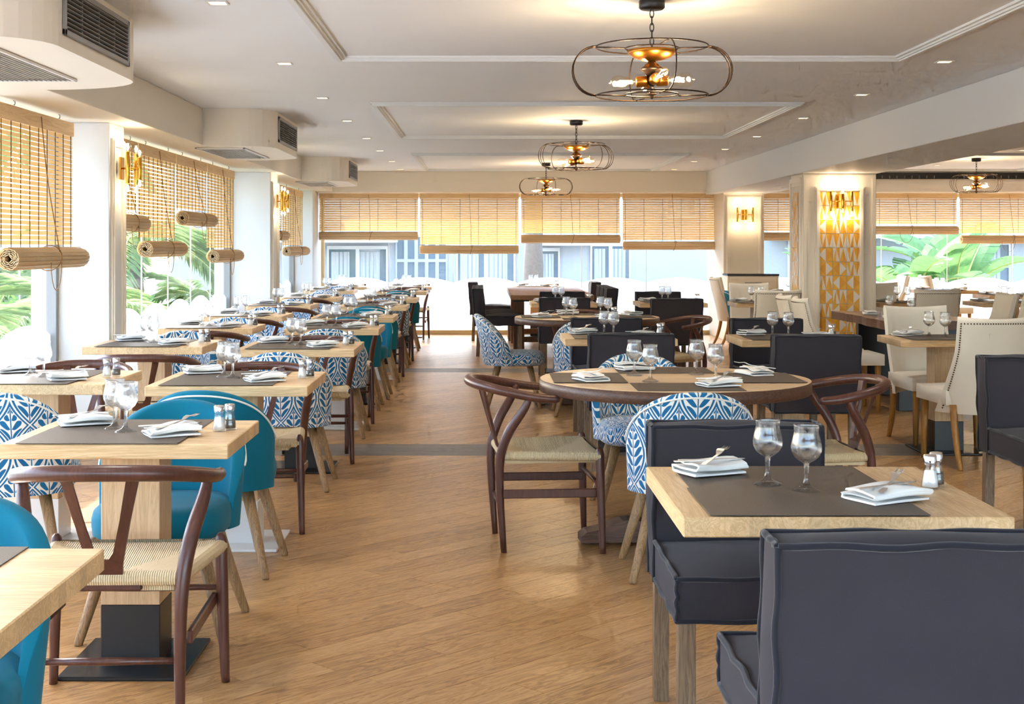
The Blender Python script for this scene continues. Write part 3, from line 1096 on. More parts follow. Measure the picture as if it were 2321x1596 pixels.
# brass wall sconces: local -y points into the room
def sconce_parts():
    K = Kit()
    K.add('back_plate', G().box(-0.045, 0.045, -0.014, 0.0, -0.075, 0.075, bev=0.003).mesh('back_plate', 'brass'))
    g = G().tube([(0, -0.01, 0), (0, -0.12, 0)], 0.006, 8).tube([(-0.11, -0.075, 0), (0.11, -0.075, 0)], 0.005, 8)
    K.add('arm', g.mesh('arm', 'brass'))
    for x, y, h in ((-0.11, -0.075, 0.105), (0.11, -0.075, 0.105), (0.0, -0.125, 0.075)):
        K.add('tube', G().lathe([(0, -h), (0.0135, -h), (0.0145, -h + 0.003), (0.0145, h - 0.003), (0.0135, h), (0, h)], 20).mesh('tube', 'brass'), (x, y, 0))
        for s_ in (1, -1):
            b = G().lathe([(0.007, s_ * h), (0.012, s_ * (h + 0.008)), (0.020, s_ * (h + 0.022)), (0.0215, s_ * (h + 0.034)), (0.018, s_ * (h + 0.047)), (0.008, s_ * (h + 0.054)), (0, s_ * (h + 0.055))], 20)
            c = G().lathe([(0, s_ * (h + 0.010)), (0.007, s_ * (h + 0.016)), (0.0115, s_ * (h + 0.03)), (0.007, s_ * (h + 0.044)), (0, s_ * (h + 0.047))], 12)
            K.add('bulb', b.mesh('bulb', 'bulb_glass'), (x, y, 0), subs=[('filament', c.mesh('filament', 'bulb_core'), (0, 0, 0), (0, 0, 0))])
    return K
SCON = sconce_parts()
def sconce(loc, rz, label, k=1.0):
    t = SCON.place('wall_sconce', label, 'wall lamp', loc, rz, 'brass wall sconces')
    for x in (-0.11, 0.11):
        for s_ in (1, -1):
            add_light('sconce_light', 'POINT', (x, -0.075, s_ * 0.165), SCON_W * k, (1.0, 0.78, 0.52), t, shadow_soft_size=0.02)
sconce((-2.414, 9.235, 1.88), R(90), 'brass sconce on the nearest white window pillar')
sconce((-2.309, 15.47, 1.86), R(90), 'brass sconce on the second white window pillar')
sconce((3.757, 20.07, 1.81), 0, 'brass sconce on the plain cream pillar by the rear window')
sconce((3.732, PY0 - 0.018, 1.83), 0, 'brass sconce on the yellow tiled pillar', 1.2)

# ================================================================== FURNITURE KITS (local +y is where the sitter looks)
def armchair_kit():
    K = Kit()
    for s_ in (-1, 1):
        pts = spline([(s_ * 0.205, -0.205, 0), (s_ * 0.208, -0.222, 0.25), (s_ * 0.215, -0.222, 0.42), (s_ * 0.232, -0.185, 0.54), (s_ * 0.258, -0.12, 0.645), (s_ * 0.266, -0.095, 0.70)], 4)
        n = len(pts)
        rad = [0.0135 + 0.0085 * math.sin(min(1, i / (n * 0.62)) * PI / 2) if i < n * 0.65 else 0.022 - 0.009 * (i - n * 0.65) / (n * 0.35) for i in range(n)]
        K.add('leg', G().tube(pts, rad, 10).mesh('rear_leg', 'brown'))
        pts = [(s_ * 0.268, 0.232, 0), (s_ * 0.266, 0.23, 0.03), (s_ * 0.258, 0.222, 0.3), (s_ * 0.255, 0.22, 0.44), (s_ * 0.254, 0.219, 0.462), (s_ * 0.254, 0.219, 0.472)]
        K.add('leg', G().tube(pts, [0.0135, 0.0145, 0.0195, 0.0195, 0.015, 0.006], 12).mesh('front_leg', 'brown'))
        K.add('side_stretcher', G().box(s_ * 0.233 - 0.008, s_ * 0.233 + 0.008, -0.21, 0.222, 0.245, 0.285, bev=0.004).mesh('side_stretcher', 'brown'))
    half = [(0.282, 0.035, 0.688), (0.284, -0.05, 0.695), (0.272, -0.15, 0.712), (0.225, -0.25, 0.732), (0.13, -0.322, 0.746), (0.0, -0.345, 0.75)]
    path = half + [(-x, y, z) for x, y, z in reversed(half[:-1])]
    pts = spline(path, 5)
    n = len(pts)
    rad = [0.0185 + 0.0045 * math.sin(PI * i / (n - 1)) for i in range(n)]
    rad[0] = rad[-1] = 0.011
    K.add('top_rail', G().tube(pts, rad, 12).mesh('top_rail', 'brown'))
    # forked back splat
    pl = [(-0.045, 0.0), (-0.05, 0.07), (-0.078, 0.2), (-0.112, 0.335), (-0.078, 0.335), (-0.05, 0.2), (-0.026, 0.105), (-0.012, 0.085), (0.012, 0.085), (0.026, 0.105), (0.05, 0.2), (0.078, 0.335), (0.112, 0.335), (0.078, 0.2), (0.05, 0.07), (0.045, 0.0)]
    def fs(a, b, d):
        k = b / 0.335
        return (a, -0.205 - 0.105 * k - 0.018 * math.sin(PI * k) * 0 + d + (abs(a) ** 2) * 1.6, 0.405 + b)
    K.add('back_splat', G().extrude(pl, fs, -0.006, 0.006).mesh('back_splat', 'brown'))
    K.add('rear_seat_rail', G().box(-0.1, 0.1, -0.218, -0.196, 0.398, 0.43, bev=0.004).mesh('rear_seat_rail', 'brown'))
    K.add('front_stretcher', G().tube([(-0.258, 0.222, 0.30), (0, 0.222, 0.30), (0.258, 0.222, 0.30)], [0.009, 0.012, 0.009], 8).mesh('front_stretcher', 'brown'))
    K.add('rear_stretcher', G().tube([(-0.206, -0.214, 0.20), (0, -0.214, 0.20), (0.206, -0.214, 0.20)], [0.009, 0.012, 0.009], 8).mesh('rear_stretcher', 'brown'))
    # cord seat: four wrapped fields
    g = G()
    N = 20
    def P(u, v):
        hw = 0.205 + (0.255 - 0.205) * v
        x = (u * 2 - 1) * hw
        y = -0.205 + 0.425 * v
        e = max(abs(u * 2 - 1), abs(v * 2 - 1))
        z = 0.408 + 0.034 * e + 0.010 * (abs(u * 2 - 1) ** 4)
        return (x, y, z)
    for j in range(N):
        for i in range(N):
            q = [(i, j), (i + 1, j), (i + 1, j + 1), (i, j + 1)]
            cu, cv = (i + 0.5) / N * 2 - 1, (j + 0.5) / N * 2 - 1
            vs = [P(a / N, b / N) for a, b in q]
            uv = [((p[1] if abs(cu) > abs(cv) else p[0]), 0) for p in vs]
            g.add(vs, [(0, 1, 2, 3)], 0, True, [uv])
    # rolled edges
    def edge(p0, p1, out, ax):
        m = 14
        for k in range(m):
            for j in range(6):
                vs = []
                for kk, jj in ((k, j), (k + 1, j), (k + 1, j + 1), (k, j + 1)):
                    b = Vector(p0).lerp(Vector(p1), kk / m)
                    an = PI / 2 - PI * 1.15 * jj / 6
                    r_ = 0.021
                    vs.append(tuple(b + Vector((out[0] * r_ * math.cos(an), out[1] * r_ * math.cos(an), r_ * math.sin(an) - r_))))
                uv = [((p[1] if ax else p[0]), 0) for p in vs]
                g.add(vs, [(0, 1, 2, 3)], 0, True, [uv])
    edge(P(1, 0), P(1, 1), (1, 0), True)
    edge(P(0, 1), P(0, 0), (-1, 0), True)
    edge(P(1, 1), P(0, 1), (0, 1), False)
    edge(P(0, 0), P(1, 0), (0, -1), False)
    g.box(-0.2, 0.2, -0.2, 0.215, 0.395, 0.41)
    K.add('cord_seat', g.mesh('cord_seat', 'cordseat'), label='woven natural paper cord seat')
    return K
ARM = armchair_kit()

def tub_kit(fab, pipe='pipe_white'):
    K = Kit()
    ZB, ZT = 0.355, 0.785
    def plan(s_):
        ph = s_ * R(92)
        return 0.232 * math.sin(ph), -0.205 * math.cos(ph) - 0.005, math.sin(ph), -math.cos(ph)
    def hgt(s_):
        return ZB + 0.02 + (ZT - ZB - 0.02) * max(0.0, 1 - abs(s_) ** 2.2) ** 0.62
    def P(s_, t_, off):
        x, y, nx, ny = plan(s_)
        z = ZB + (hgt(s_) - ZB) * t_
        k = max(0, (z - ZB) / (ZT - ZB))
        y -= 0.085 * k ** 1.1
        x *= 1 + 0.03 * k - 0.07 * (1 - k)
        return (x + nx * off, y + ny * off, z)
    TH = 0.05
    NS, NT_ = 36, 10
    prof = [(t_ / NT_, 0.0) for t_ in range(NT_)]
    for k in range(7):
        a = PI * k / 6
        prof.append((0.965 + 0.035 * math.sin(a), TH / 2 - TH / 2 * math.cos(a)))
    prof += [(t_ / NT_, TH) for t_ in range(NT_ - 1, -1, -1)]
    m = len(prof) - 1
    def fn(u, v):
        s_ = u * 2 - 1
        t_, off = prof[round(v * m)]
        taper = 0.25 + 0.75 * min(1, (1 - abs(s_)) * 5)
        return P(s_ * 0.999, t_, off * taper)
    def uvf(u, v):
        s_ = u * 2 - 1
        t_, off = prof[round(v * m)]
        p = P(s_ * 0.999, t_, off)
        return (s_ * 0.36, p[2])
    g = G().grid(fn, NS, m, 0, uvf)
    # close the underside of the shell
    for i in range(NS):
        s0, s1 = (i / NS) * 2 - 1, ((i + 1) / NS) * 2 - 1
        g.add([fn(i / NS, 0), fn(i / NS, 1), fn((i + 1) / NS, 1), fn((i + 1) / NS, 0)], [(0, 1, 2, 3)], 0, False, [[(0, 0)] * 4])
    K.add('back_shell', fix_normals(g.mesh('back_shell', fab)), subs=[])
    pts = []
    for k in range(-33, 34):
        q = k / 40
        pts.append(P(q, 1.0 - 0.05 / max(0.2, (hgt(q) - ZB) / (ZT - ZB)), TH * (0.35 + 0.65 * min(1, (1 - abs(q)) * 5)) + 0.001))
    pipe_me = G().tube(pts, 0.0042, 6).mesh('piping', pipe)
    K.parts[-1] = (K.parts[-1][0], K.parts[-1][1], (0, 0, 0), (0, 0, 0), [('piping', pipe_me, (0, 0, 0), (0, 0, 0))], None, None)
    # cushion: super-ellipse plan with a domed top
    def cush(u, v):
        a = 2 * PI * u
        ex = 2 / 3.0
        cx, sy = math.cos(a), math.sin(a)
        rx = 0.235 * math.copysign(abs(cx) ** ex, cx)
        ry = 0.245 * math.copysign(abs(sy) ** ex, sy)
        seq = [(0.0, 0.352), (0.9, 0.352), (0.985, 0.366), (1.0, 0.395), (1.0, 0.42), (0.97, 0.446), (0.9, 0.460), (0.7, 0.468), (0.35, 0.472), (0.0, 0.473)]
        k, z = seq[round(v * (len(seq) - 1))]
        return (rx * k, ry * k + 0.02, z)
    def cuv(u, v):
        p = cush(u, v)
        if 0.36 < p[2] < 0.455:
            return (u * 1.5, p[2])
        return (p[0], p[1])
    K.add('seat_cushion', G().grid(cush, 40, 9, 0, cuv).mesh('seat_cushion', fab))
    leg = {}
    for sx in (-1, 1):
        for sy in (-1, 1):
            p = [(sx * 0.15, sy * 0.13, 0.36), (sx * 0.248, sy * 0.215 - (0.01 if sy < 0 else 0), 0.006), (sx * 0.2482, sy * 0.2155 - (0.01 if sy < 0 else 0), 0.0)]
            K.add('leg', G().tube(p, [0.026, 0.0155, 0.0135], 14).mesh('leg', 'leg_oak'))
    return K
TEAL = tub_kit('teal')
LEAF = tub_kit('leaf')

def soft_box(x0, x1, y0, y1, z0, z1, dome=0.0, n=8, shear=0.0, bulge=0.006, zref=None):
    """upholstered block: slightly bulging faces, domed top, leaning by SHEAR in -y per metre of height"""
    g = G()
    r_ = 0.016
    def P(u, v, w):
        x, y, z = x0 + (x1 - x0) * u, y0 + (y1 - y0) * v, z0 + (z1 - z0) * w
        su, sv, sw = math.sin(PI * u), math.sin(PI * v), math.sin(PI * w)
        x += bulge * (2 * u - 1) * sv * sw
        y += bulge * (2 * v - 1) * su * sw
        z += (dome * max(0, 2 * w - 1) * (su * sv) ** 0.7 if dome else bulge * (2 * w - 1) * su * sv)
        y -= shear * max(0, z - (zref if zref is not None else z0))
        return (x, y, z)
    fx = [lambda a, b: P(0, 1 - a, b), lambda a, b: P(1, a, b), lambda a, b: P(a, 0, b), lambda a, b: P(1 - a, 1, b), lambda a, b: P(a, 1 - b, 0), lambda a, b: P(a, b, 1)]
    for f in fx:
        g.grid(f, n, n, 0)
    return g, P

def slip_kit():
    K = Kit()
    g, P = soft_box(-0.25, 0.25, -0.19, 0.285, 0.385, 0.495, dome=0.03)
    def pipe(PP, edges, r_=0.0072):
        h = G()
        for a, b in edges:
            pts = []
            ph = random.uniform(0, 6)
            for k in range(17):
                q = Vector(PP(*(Vector(a).lerp(Vector(b), k / 16))))
                w = math.sin(PI * k / 16) * 0.0028
                pts.append(q + Vector((math.sin(k * 1.1 + ph), math.sin(k * 0.8 + ph * 2), math.sin(k * 0.9 + ph * 3))) * w)
            h.tube(pts, r_, 6)
        return h
    se = [((0, 0, 1), (0, 1, 1)), ((1, 0, 1), (1, 1, 1)), ((0, 1, 1), (1, 1, 1)), ((0, 1, 0), (0, 1, 1)), ((1, 1, 0), (1, 1, 1)), ((0, 1, 0), (1, 1, 0)), ((0, 0, 0), (0, 1, 0)), ((1, 0, 0), (1, 1, 0))]
    K.add('seat', g.mesh('seat', 'charcoal'), subs=[('piping', pipe(P, se).mesh('piping', 'charcoal_pipe'), (0, 0, 0), (0, 0, 0))])
    g, P = soft_box(-0.252, 0.252, -0.315, -0.188, 0.375, 0.828, n=12, shear=0.09, bulge=0.014, zref=0.5)
    be = []
    for y in (0, 1):
        be += [((0, y, 0), (0, y, 1)), ((1, y, 0), (1, y, 1)), ((0, y, 1), (1, y, 1)), ((0, y, 0), (1, y, 0))]
    be += [((0, 0, 1), (0, 1, 1)), ((1, 0, 1), (1, 1, 1))]
    K.add('backrest', g.mesh('backrest', 'charcoal'), subs=[('piping', pipe(P, be).mesh('piping', 'charcoal_pipe'), (0, 0, 0), (0, 0, 0))])
    for sx in (-1, 1):
        K.add('leg', G().box(sx * 0.222 - 0.023, sx * 0.222 + 0.023, 0.225, 0.271, 0, 0.388, bev=0.002).mesh('leg', 'leg_grey'))
        g = G()
        pts = [(-0.285, 0.378), (-0.238, 0.378), (-0.255, 0.0), (-0.298, 0.0)]
        g.extrude(pts, lambda a, b, d: (d, a, b), sx * 0.222 - 0.022, sx * 0.222 + 0.022)
        K.add('leg', fix_normals(g.mesh('leg', 'leg_grey')))
    return K
SLIP = slip_kit()

def ivory_kit():
    K = Kit()
    ZB, ZT = 0.335, 0.925
    def P(u, v, off):
        s_ = u * 2 - 1
        z = ZB + (ZT - ZB) * v
        hw = 0.205 + 0.04 * max(0.0, 1 - v * 1.35) ** 1.5 + 0.012 * v
        x = s_ * hw
        wrap = 0.05 + 0.16 * max(0.0, 1 - v * 1.5) ** 1.2
        y = -0.235 + wrap * abs(s_) ** 3.0 - 0.12 * v ** 1.15
        z += 0.014 * (s_ ** 2) * (v > 0.99)
        nrm = Vector((s_ * 0.35 * abs(s_), -1)).normalized()
        return (x + nrm.x * off, y + nrm.y * off, z)
    TH = 0.062
    NV = 12
    prof = [(k / NV * 0.97, 0.0) for k in range(NV + 1)] + [(0.97 + 0.03 * math.sin(PI * k / 6), TH / 2 - TH / 2 * math.cos(PI * k / 6)) for k in range(1, 6)] + [(0.97 - k / NV * 0.97, TH) for k in range(NV + 1)]
    m = len(prof) - 1
    nu = 22
    def fn(u, v):
        t_, off = prof[round(v * m)]
        e = 1 - abs(u * 2 - 1)
        return P(u, t_, TH / 2 + (off - TH / 2) * (0.55 + 0.45 * min(1, e * 8)))
    g = G().grid(fn, nu, m, 0)
    for u in (0, 1):
        for k in range(m // 2):
            a, b = k, m - k
            g.add([fn(u, a / m), fn(u, (a + 1) / m), fn(u, (b - 1) / m), fn(u, b / m)], [(0, 1, 2, 3)], 0, True)
    K.add('backrest', fix_normals(g.mesh('backrest', 'ivory')))
    st = G()
    def stud(p, nx, ny):
        r_ = 0.0055
        vs, fs = [], []
        vs.append((p[0] + nx * 0.004, p[1] + ny * 0.004, p[2]))
        for k in range(6):
            a = 2 * PI * k / 6
            vs.append((p[0] - ny * r_ * math.cos(a), p[1] + nx * r_ * math.cos(a), p[2] + r_ * math.sin(a)))
        st.add(vs, [(0, 1 + k, 1 + (k + 1) % 6) for k in range(6)], 0, True)
    for k in range(38):
        v = 0.05 + 0.9 * k / 37
        for u in (0.035, 0.965):
            stud(P(u, v, TH + 0.0005), (u - 0.5) * 0.6, -1)
    for k in range(1, 27):
        stud(P(0.035 + 0.93 * k / 27, 0.952, TH + 0.0005), 0, -1)
    K.add('nailhead_trim', st.mesh('nailhead_trim', 'nail'), kind='stuff', label='row of bronze nailheads')
    g, _ = soft_box(-0.245, 0.245, -0.20, 0.28, 0.385, 0.475, dome=0.02, n=10, bulge=0.012)
    K.add('seat', g.mesh('seat', 'ivory'))
    for sx in (-1, 1):
        K.add('leg', G().tube([(sx * 0.205, 0.235, 0.39), (sx * 0.208, 0.238, 0.2), (sx * 0.21, 0.24, 0.0)], [0.028, 0.022, 0.017], 4).mesh('leg', 'honey'))
        pts = spline([(sx * 0.2, -0.21, 0.39), (sx * 0.2, -0.225, 0.26), (sx * 0.2, -0.27, 0.1), (sx * 0.2, -0.32, 0.0)], 3)
        K.add('leg', G().tube(pts, [0.027 - 0.011 * i / (len(pts) - 1) for i in range(len(pts))], 4).mesh('leg', 'honey'))
    return K
IVORY = ivory_kit()

# ---- tables
TZ = 0.755
def table_kit(w, d, base='black_metal', top='oak', th=0.046):
    K = Kit()
    K.add('table_top', G().box(-w / 2, w / 2, -d / 2, d / 2, TZ - th, TZ, bev=0.003).mesh('table_top', top))
    K.add('column', G().box(-0.095, 0.095, -0.085, 0.085, 0.205, TZ - th, bev=0.002).mesh('column', 'oak_col'))
    K.add('column_sleeve', G().box(-0.096, 0.096, -0.086, 0.086, 0.012, 0.205, bev=0.002).mesh('column_sleeve', base))
    K.add('base_plate', G().box(-0.2, 0.2, -0.22, 0.22, 0, 0.013, bev=0.003).mesh('base_plate', base))
    return K
TK = {}
def table(label, x0, x1, y0, y1, base='black_metal', cross=False):
    """CROSS: the top's boards run away from the camera"""
    w, d = round(x1 - x0, 3), round(y1 - y0, 3)
    rz = PI / 2 if cross else 0.0
    if cross:
        w, d = d, w
    k = (w, d, base)
    if k not in TK:
        TK[k] = table_kit(w, d, base)
    return TK[k].place('dining_table', label, 'table', ((x0 + x1) / 2, (y0 + y1) / 2, 0), rz, 'square oak pedestal tables')

def round_kit():
    K = Kit()
    r_ = 0.622
    K.add('table_top', G().lathe([(0, TZ - 0.01), (r_ - 0.004, TZ - 0.01), (r_ - 0.004, TZ), (0, TZ)], 72, smooth=False).mesh('table_top', 'round_top'))
    K.add('edge_band', G().lathe([(r_ - 0.005, TZ - 0.001), (r_, TZ - 0.004), (r_, TZ - 0.053), (r_ - 0.004, TZ - 0.056), (0, TZ - 0.056)], 72).mesh('edge_band', 'walnut'))
    K.add('pedestal', G().lathe([(0.0, 0.05), (0.12, 0.05), (0.12, 0.1), (0.07, 0.16), (0.06, 0.3), (0.075, 0.5), (0.11, 0.62), (0.2, 0.69), (0.2, 0.7), (0, 0.7)], 32).mesh('pedestal', 'walnut'))
    top_ = []
    for k in range(33):
        a = -1 + 2 * k / 32
        x = a * 0.44
        z = 0.062 + 0.05 * math.exp(-((abs(x) - 0.22) / 0.11) ** 2) + 0.045 * math.exp(-(x / 0.12) ** 2) - 0.022 * max(0, (abs(a) - 0.93) / 0.07)
        top_.append((x, z))
    out = [(-0.44, 0.012), (0.44, 0.012)] + top_[::-1]
    for a in (0, 90):
        me = G().extrude(out, lambda p, q, d: (p, d, q), -0.06, 0.06).mesh('foot_beam', 'walnut')
        K.add('foot_beam', me, (0, 0, 0), (0, 0, R(a + 4)))
    for a in range(4):
        q = R(90 * a + 4)
        K.add('glide', G().lathe([(0, 0), (0.02, 0), (0.022, 0.013), (0, 0.013)], 14).mesh('glide', 'black_metal'), (0.38 * math.cos(q), 0.38 * math.sin(q), 0))
    return K
ROUND = round_kit()

# ---- tableware
gp = [(0.0, 0.0), (0.037, 0.0), (0.0375, 0.002), (0.03, 0.006), (0.014, 0.013), (0.0075, 0.022), (0.006, 0.035), (0.006, 0.06), (0.0075, 0.07), (0.018, 0.076), (0.03, 0.086), (0.0375, 0.1), (0.0385, 0.112), (0.035, 0.13), (0.031, 0.147), (0.0315, 0.162), (0.0325, 0.166),
      (0.0315, 0.1665), (0.0302, 0.162), (0.0298, 0.147), (0.0336, 0.13), (0.0370, 0.112), (0.0360, 0.1), (0.0285, 0.0875), (0.017, 0.079), (0.006, 0.0765), (0.0, 0.0762)]
WINE = G().lathe(gp, 28).mesh('wine_glass', 'glass')
def shaker_parts(fill):
    body = G().lathe([(0, 0), (0.021, 0), (0.0225, 0.003), (0.0205, 0.02), (0.016, 0.045), (0.0145, 0.06), (0.0155, 0.068), (0.0135, 0.068), (0.013, 0.06), (0.0145, 0.045), (0.0188, 0.02), (0.02, 0.005), (0, 0.004)], 20).mesh('shaker_body', 'shaker_glass')
    cap = G().lathe([(0.0165, 0.066), (0.0168, 0.082), (0.015, 0.0855), (0.006, 0.0865), (0, 0.0865)], 20).mesh('shaker_cap', 'chrome')
    top_ = 0.045 if fill == 'salt' else 0.035
    cont = G().lathe([(0, 0.0045), (0.0195, 0.0055), (0.0185, 0.02), (0.0144 + (0.045 - top_) * 0.4, top_), (0, top_)], 18).mesh('shaker_contents', fill)
    return body, cap, cont
SHK = {f: shaker_parts(f) for f in ('salt', 'pepper')}
def napkin_mesh(seed):
    rg = random.Random(seed)
    L, W = 0.165, 0.105
    def zig():
        ys, out = [], []
        lv = [(0.0, 0.0045), (W, 0.0045), (W + 0.009, 0.011), (W, 0.0175), (0.004, 0.0165), (-0.005, 0.0225), (0.004, 0.0285), (W * 0.9, 0.0305)]
        return [(y, z) for y, z in [tuple(p)[1:] for p in spline([(0, y, z) for y, z in lv], 3)]]
    zz = zig()
    ph = [rg.uniform(0, 6) for _ in range(4)]
    def P(u, k, off):
        y, z = zz[k]
        y0_, z0_ = zz[max(0, k - 1)]; y1_, z1_ = zz[min(len(zz) - 1, k + 1)]
        t_ = Vector((y1_ - y0_, z1_ - z0_)).normalized()
        y += -t_.y * off; z += t_.x * off
        x = (u - 0.5) * L + 0.006 * math.sin(z * 300 + ph[0]) * (u - 0.5)
        lift = 0.005 * math.sin(u * 5 + ph[1]) * (z / 0.02) + 0.003 * math.sin(y * 60 + u * 4 + ph[2]) * (z / 0.02)
        return (x + 0.05 * (y - W / 2) * 0.4, y - W / 2 + 0.008 * math.sin(u * 4 + ph[3]) * z / 0.02, max(0.0008, z + lift * 0.6))
    g = G()
    m = len(zz) - 1
    g.grid(lambda u, v: P(u, round(v * m), 0.0026), 12, m, 0)
    g.grid(lambda u, v: P(1 - u, round(v * m), -0.0026), 12, m, 0)
    for u in (0, 1):
        for k in range(m):
            g.add([P(u, k, -0.0026), P(u, k, 0.0026), P(u, k + 1, 0.0026), P(u, k + 1, -0.0026)], [(0, 1, 2, 3)])
    for k in (0, m):
        for i in range(12):
            g.add([P(i / 12, k, -0.0026), P((i + 1) / 12, k, -0.0026), P((i + 1) / 12, k, 0.0026), P(i / 12, k, 0.0026)], [(0, 1, 2, 3)])
    return fix_normals(g.mesh('napkin', 'napkin'))
NAP = [napkin_mesh(s_) for s_ in (1, 5, 9)]
def bend(x):
    return 0.010 * math.exp(-((x - 0.06) / 0.02) ** 2) + 0.006 * max(0, (x - 0.07) / 0.03) - 0.004 * math.exp(-((x - 0.02) / 0.04) ** 2) * 0
def fork_mesh():
    g = G()
    out = [(-0.09, 0.006), (-0.085, 0.0075), (-0.05, 0.006), (0.0, 0.0035), (0.03, 0.0035), (0.042, 0.008), (0.05, 0.0105), (0.062, 0.0108)]
    n = len(out)
    vs = []
    for z in (0.0, 0.0022):
        for s_ in (1, -1):
            vs += [(x, s_ * w, z + bend(x)) for x, w in out]
    fs = []
    for i in range(n - 1):
        fs += [(2 * n + i, 2 * n + i + 1, 3 * n + i + 1, 3 * n + i), (i, n + i, n + i + 1, i + 1), (i, i + 1, 2 * n + i + 1, 2 * n + i), (n + i, 3 * n + i, 3 * n + i + 1, n + i + 1)]
    fs.append((0, 2 * n, 3 * n, n))
    g.add(vs, fs, 0, False)
    for k in range(4):
        y = -0.0087 + k * 0.0058
        g.tube([(0.06, y, bend(0.06) + 0.001), (0.08, y, bend(0.08) + 0.001), (0.1, y * 0.95, bend(0.1) + 0.001), (0.108, y * 0.95, bend(0.108) + 0.001)], [0.0017, 0.0016, 0.0014, 0.0007], 5)
    return fix_normals(g.mesh('fork', 'steel'))
def knife_mesh():
    g = G()
    out = [(-0.1, 0.004), (-0.098, 0.007), (-0.05, 0.0065), (-0.005, 0.005), (0.0, 0.0085), (0.05, 0.009), (0.09, 0.007), (0.105, 0.0), (0.09, -0.0045), (0.0, -0.0055), (-0.005, -0.005), (-0.05, -0.0065), (-0.098, -0.007), (-0.1, -0.004)]
    g.extrude(out, lambda a, b, d: (a, b, d), 0.0, 0.0026)
    return fix_normals(g.mesh('knife', 'steel'))
FORK, KNIFE = fork_mesh(), knife_mesh()
MATM = {}
def mat_mesh(w, d):
    if (w, d) not in MATM:
        MATM[(w, d)] = G().box(-w / 2, w / 2, -d / 2, d / 2, 0, 0.0022, bev=0.0008).mesh('placemat', 'mat')
    return MATM[(w, d)]

rs = random.Random(21)
def wine(x, y, lb):
    o = obj('wine_glass', WINE, None, (x, y, TZ + 0.0025), (0, 0, rs.uniform(0, 6)))
    tag(o, lb, 'glass', 'stemmed wine glasses')
def shaker(x, y, fill, lb, z=0.0):
    b, c, f = SHK[fill]
    t = thing(fill + '_shaker', lb, 'shaker', (x, y, TZ + 0.0005 + z), rs.uniform(0, 6), 'glass salt and pepper shakers')
    obj('shaker_body', b, t); obj('shaker_cap', c, t); obj('shaker_contents', f, t)
def place_setting(x, y, rz, lb_pos, ref, fork_turn=None, z=0.005, cut=True):
    i = rs.randrange(3)
    zz = TZ + z
    o = obj('napkin', NAP[i], None, (x, y, zz), (0, 0, rz))
    tag(o, 'folded white napkin, %s setting of %s' % (lb_pos, ref), 'napkin', 'folded white napkins')
    if cut:
        a = rz + (fork_turn if fork_turn is not None else rs.uniform(0.5, 1.2))
        o = obj('fork', FORK, None, (x + 0.01, y + 0.005, zz + 0.0385), (0, R(-6), a))
        tag(o, 'steel fork on the %s napkin of %s' % (lb_pos, ref), 'fork', 'table forks')
        b = rz + rs.uniform(-0.4, 0.1)
        o = obj('knife', KNIFE, None, (x - 0.005, y - 0.012, zz + 0.0355), (0, 0, b))
        tag(o, 'steel knife on the %s napkin of %s' % (lb_pos, ref), 'knife', 'table knives')
def dress(x0, x1, y0, y1, ref, cut=True, shak=True):
    """two mats, two napkins with cutlery, two glasses, salt and pepper"""
    cx, cy, d = (x0 + x1) / 2, (y0 + y1) / 2, y1 - y0
    md = 0.355
    off = min(0.178, d / 2 - md / 2 + 0.01)
    mw = 0.5
    mx = cx - 0.045 + rs.uniform(-0.01, 0.01)
    o = obj('placemat', mat_mesh(mw, md), None, (mx, cy + off, TZ + 0.0003), (0, 0, rs.uniform(-0.02, 0.02)))
    tag(o, 'dark taupe woven placemat, farther one on %s' % ref, 'placemat', 'woven placemats')
    o = obj('placemat', mat_mesh(mw, md), None, (mx + rs.uniform(-0.01, 0.01), cy - off, TZ + 0.0027), (0, 0, rs.uniform(-0.02, 0.02)))
    tag(o, 'dark taupe woven placemat, nearer one on %s' % ref, 'placemat', 'woven placemats')
    place_setting(mx - 0.165, cy + off * 1.25, R(25), 'far', ref, R(35), cut=cut)
    place_setting(mx + 0.195, cy - off * 0.95, R(28), 'near', ref, R(32), cut=cut)
    j = lambda: rs.uniform(-0.012, 0.012)
    wine(mx - 0.035 + j(), cy + 0.05 + j(), 'stemmed wine glass, farther of the pair on %s' % ref)
    wine(mx + 0.035 + j(), cy - 0.03 + j(), 'stemmed wine glass, nearer of the pair on %s' % ref)
    if shak:
        sx = x1 - 0.075 + j()
        shaker(sx, cy + 0.0 + j(), 'salt', 'glass salt shaker with chrome cap on %s' % ref)
        shaker(sx + 0.028, cy + 0.05, 'pepper', 'glass pepper shaker with chrome cap on %s' % ref)

def bare(x0, x1, y0, y1, ref):
    for s_, nm in ((1, 'farther'), (-1, 'nearer')):
        o = obj('placemat', mat_mesh(0.5, 0.355), None, ((x0 + x1) / 2 - 0.05, (y0 + y1) / 2 + s_ * 0.178, TZ + 0.0003))
        tag(o, 'dark taupe woven placemat, %s one on %s' % (nm, ref), 'placemat', 'woven placemats')
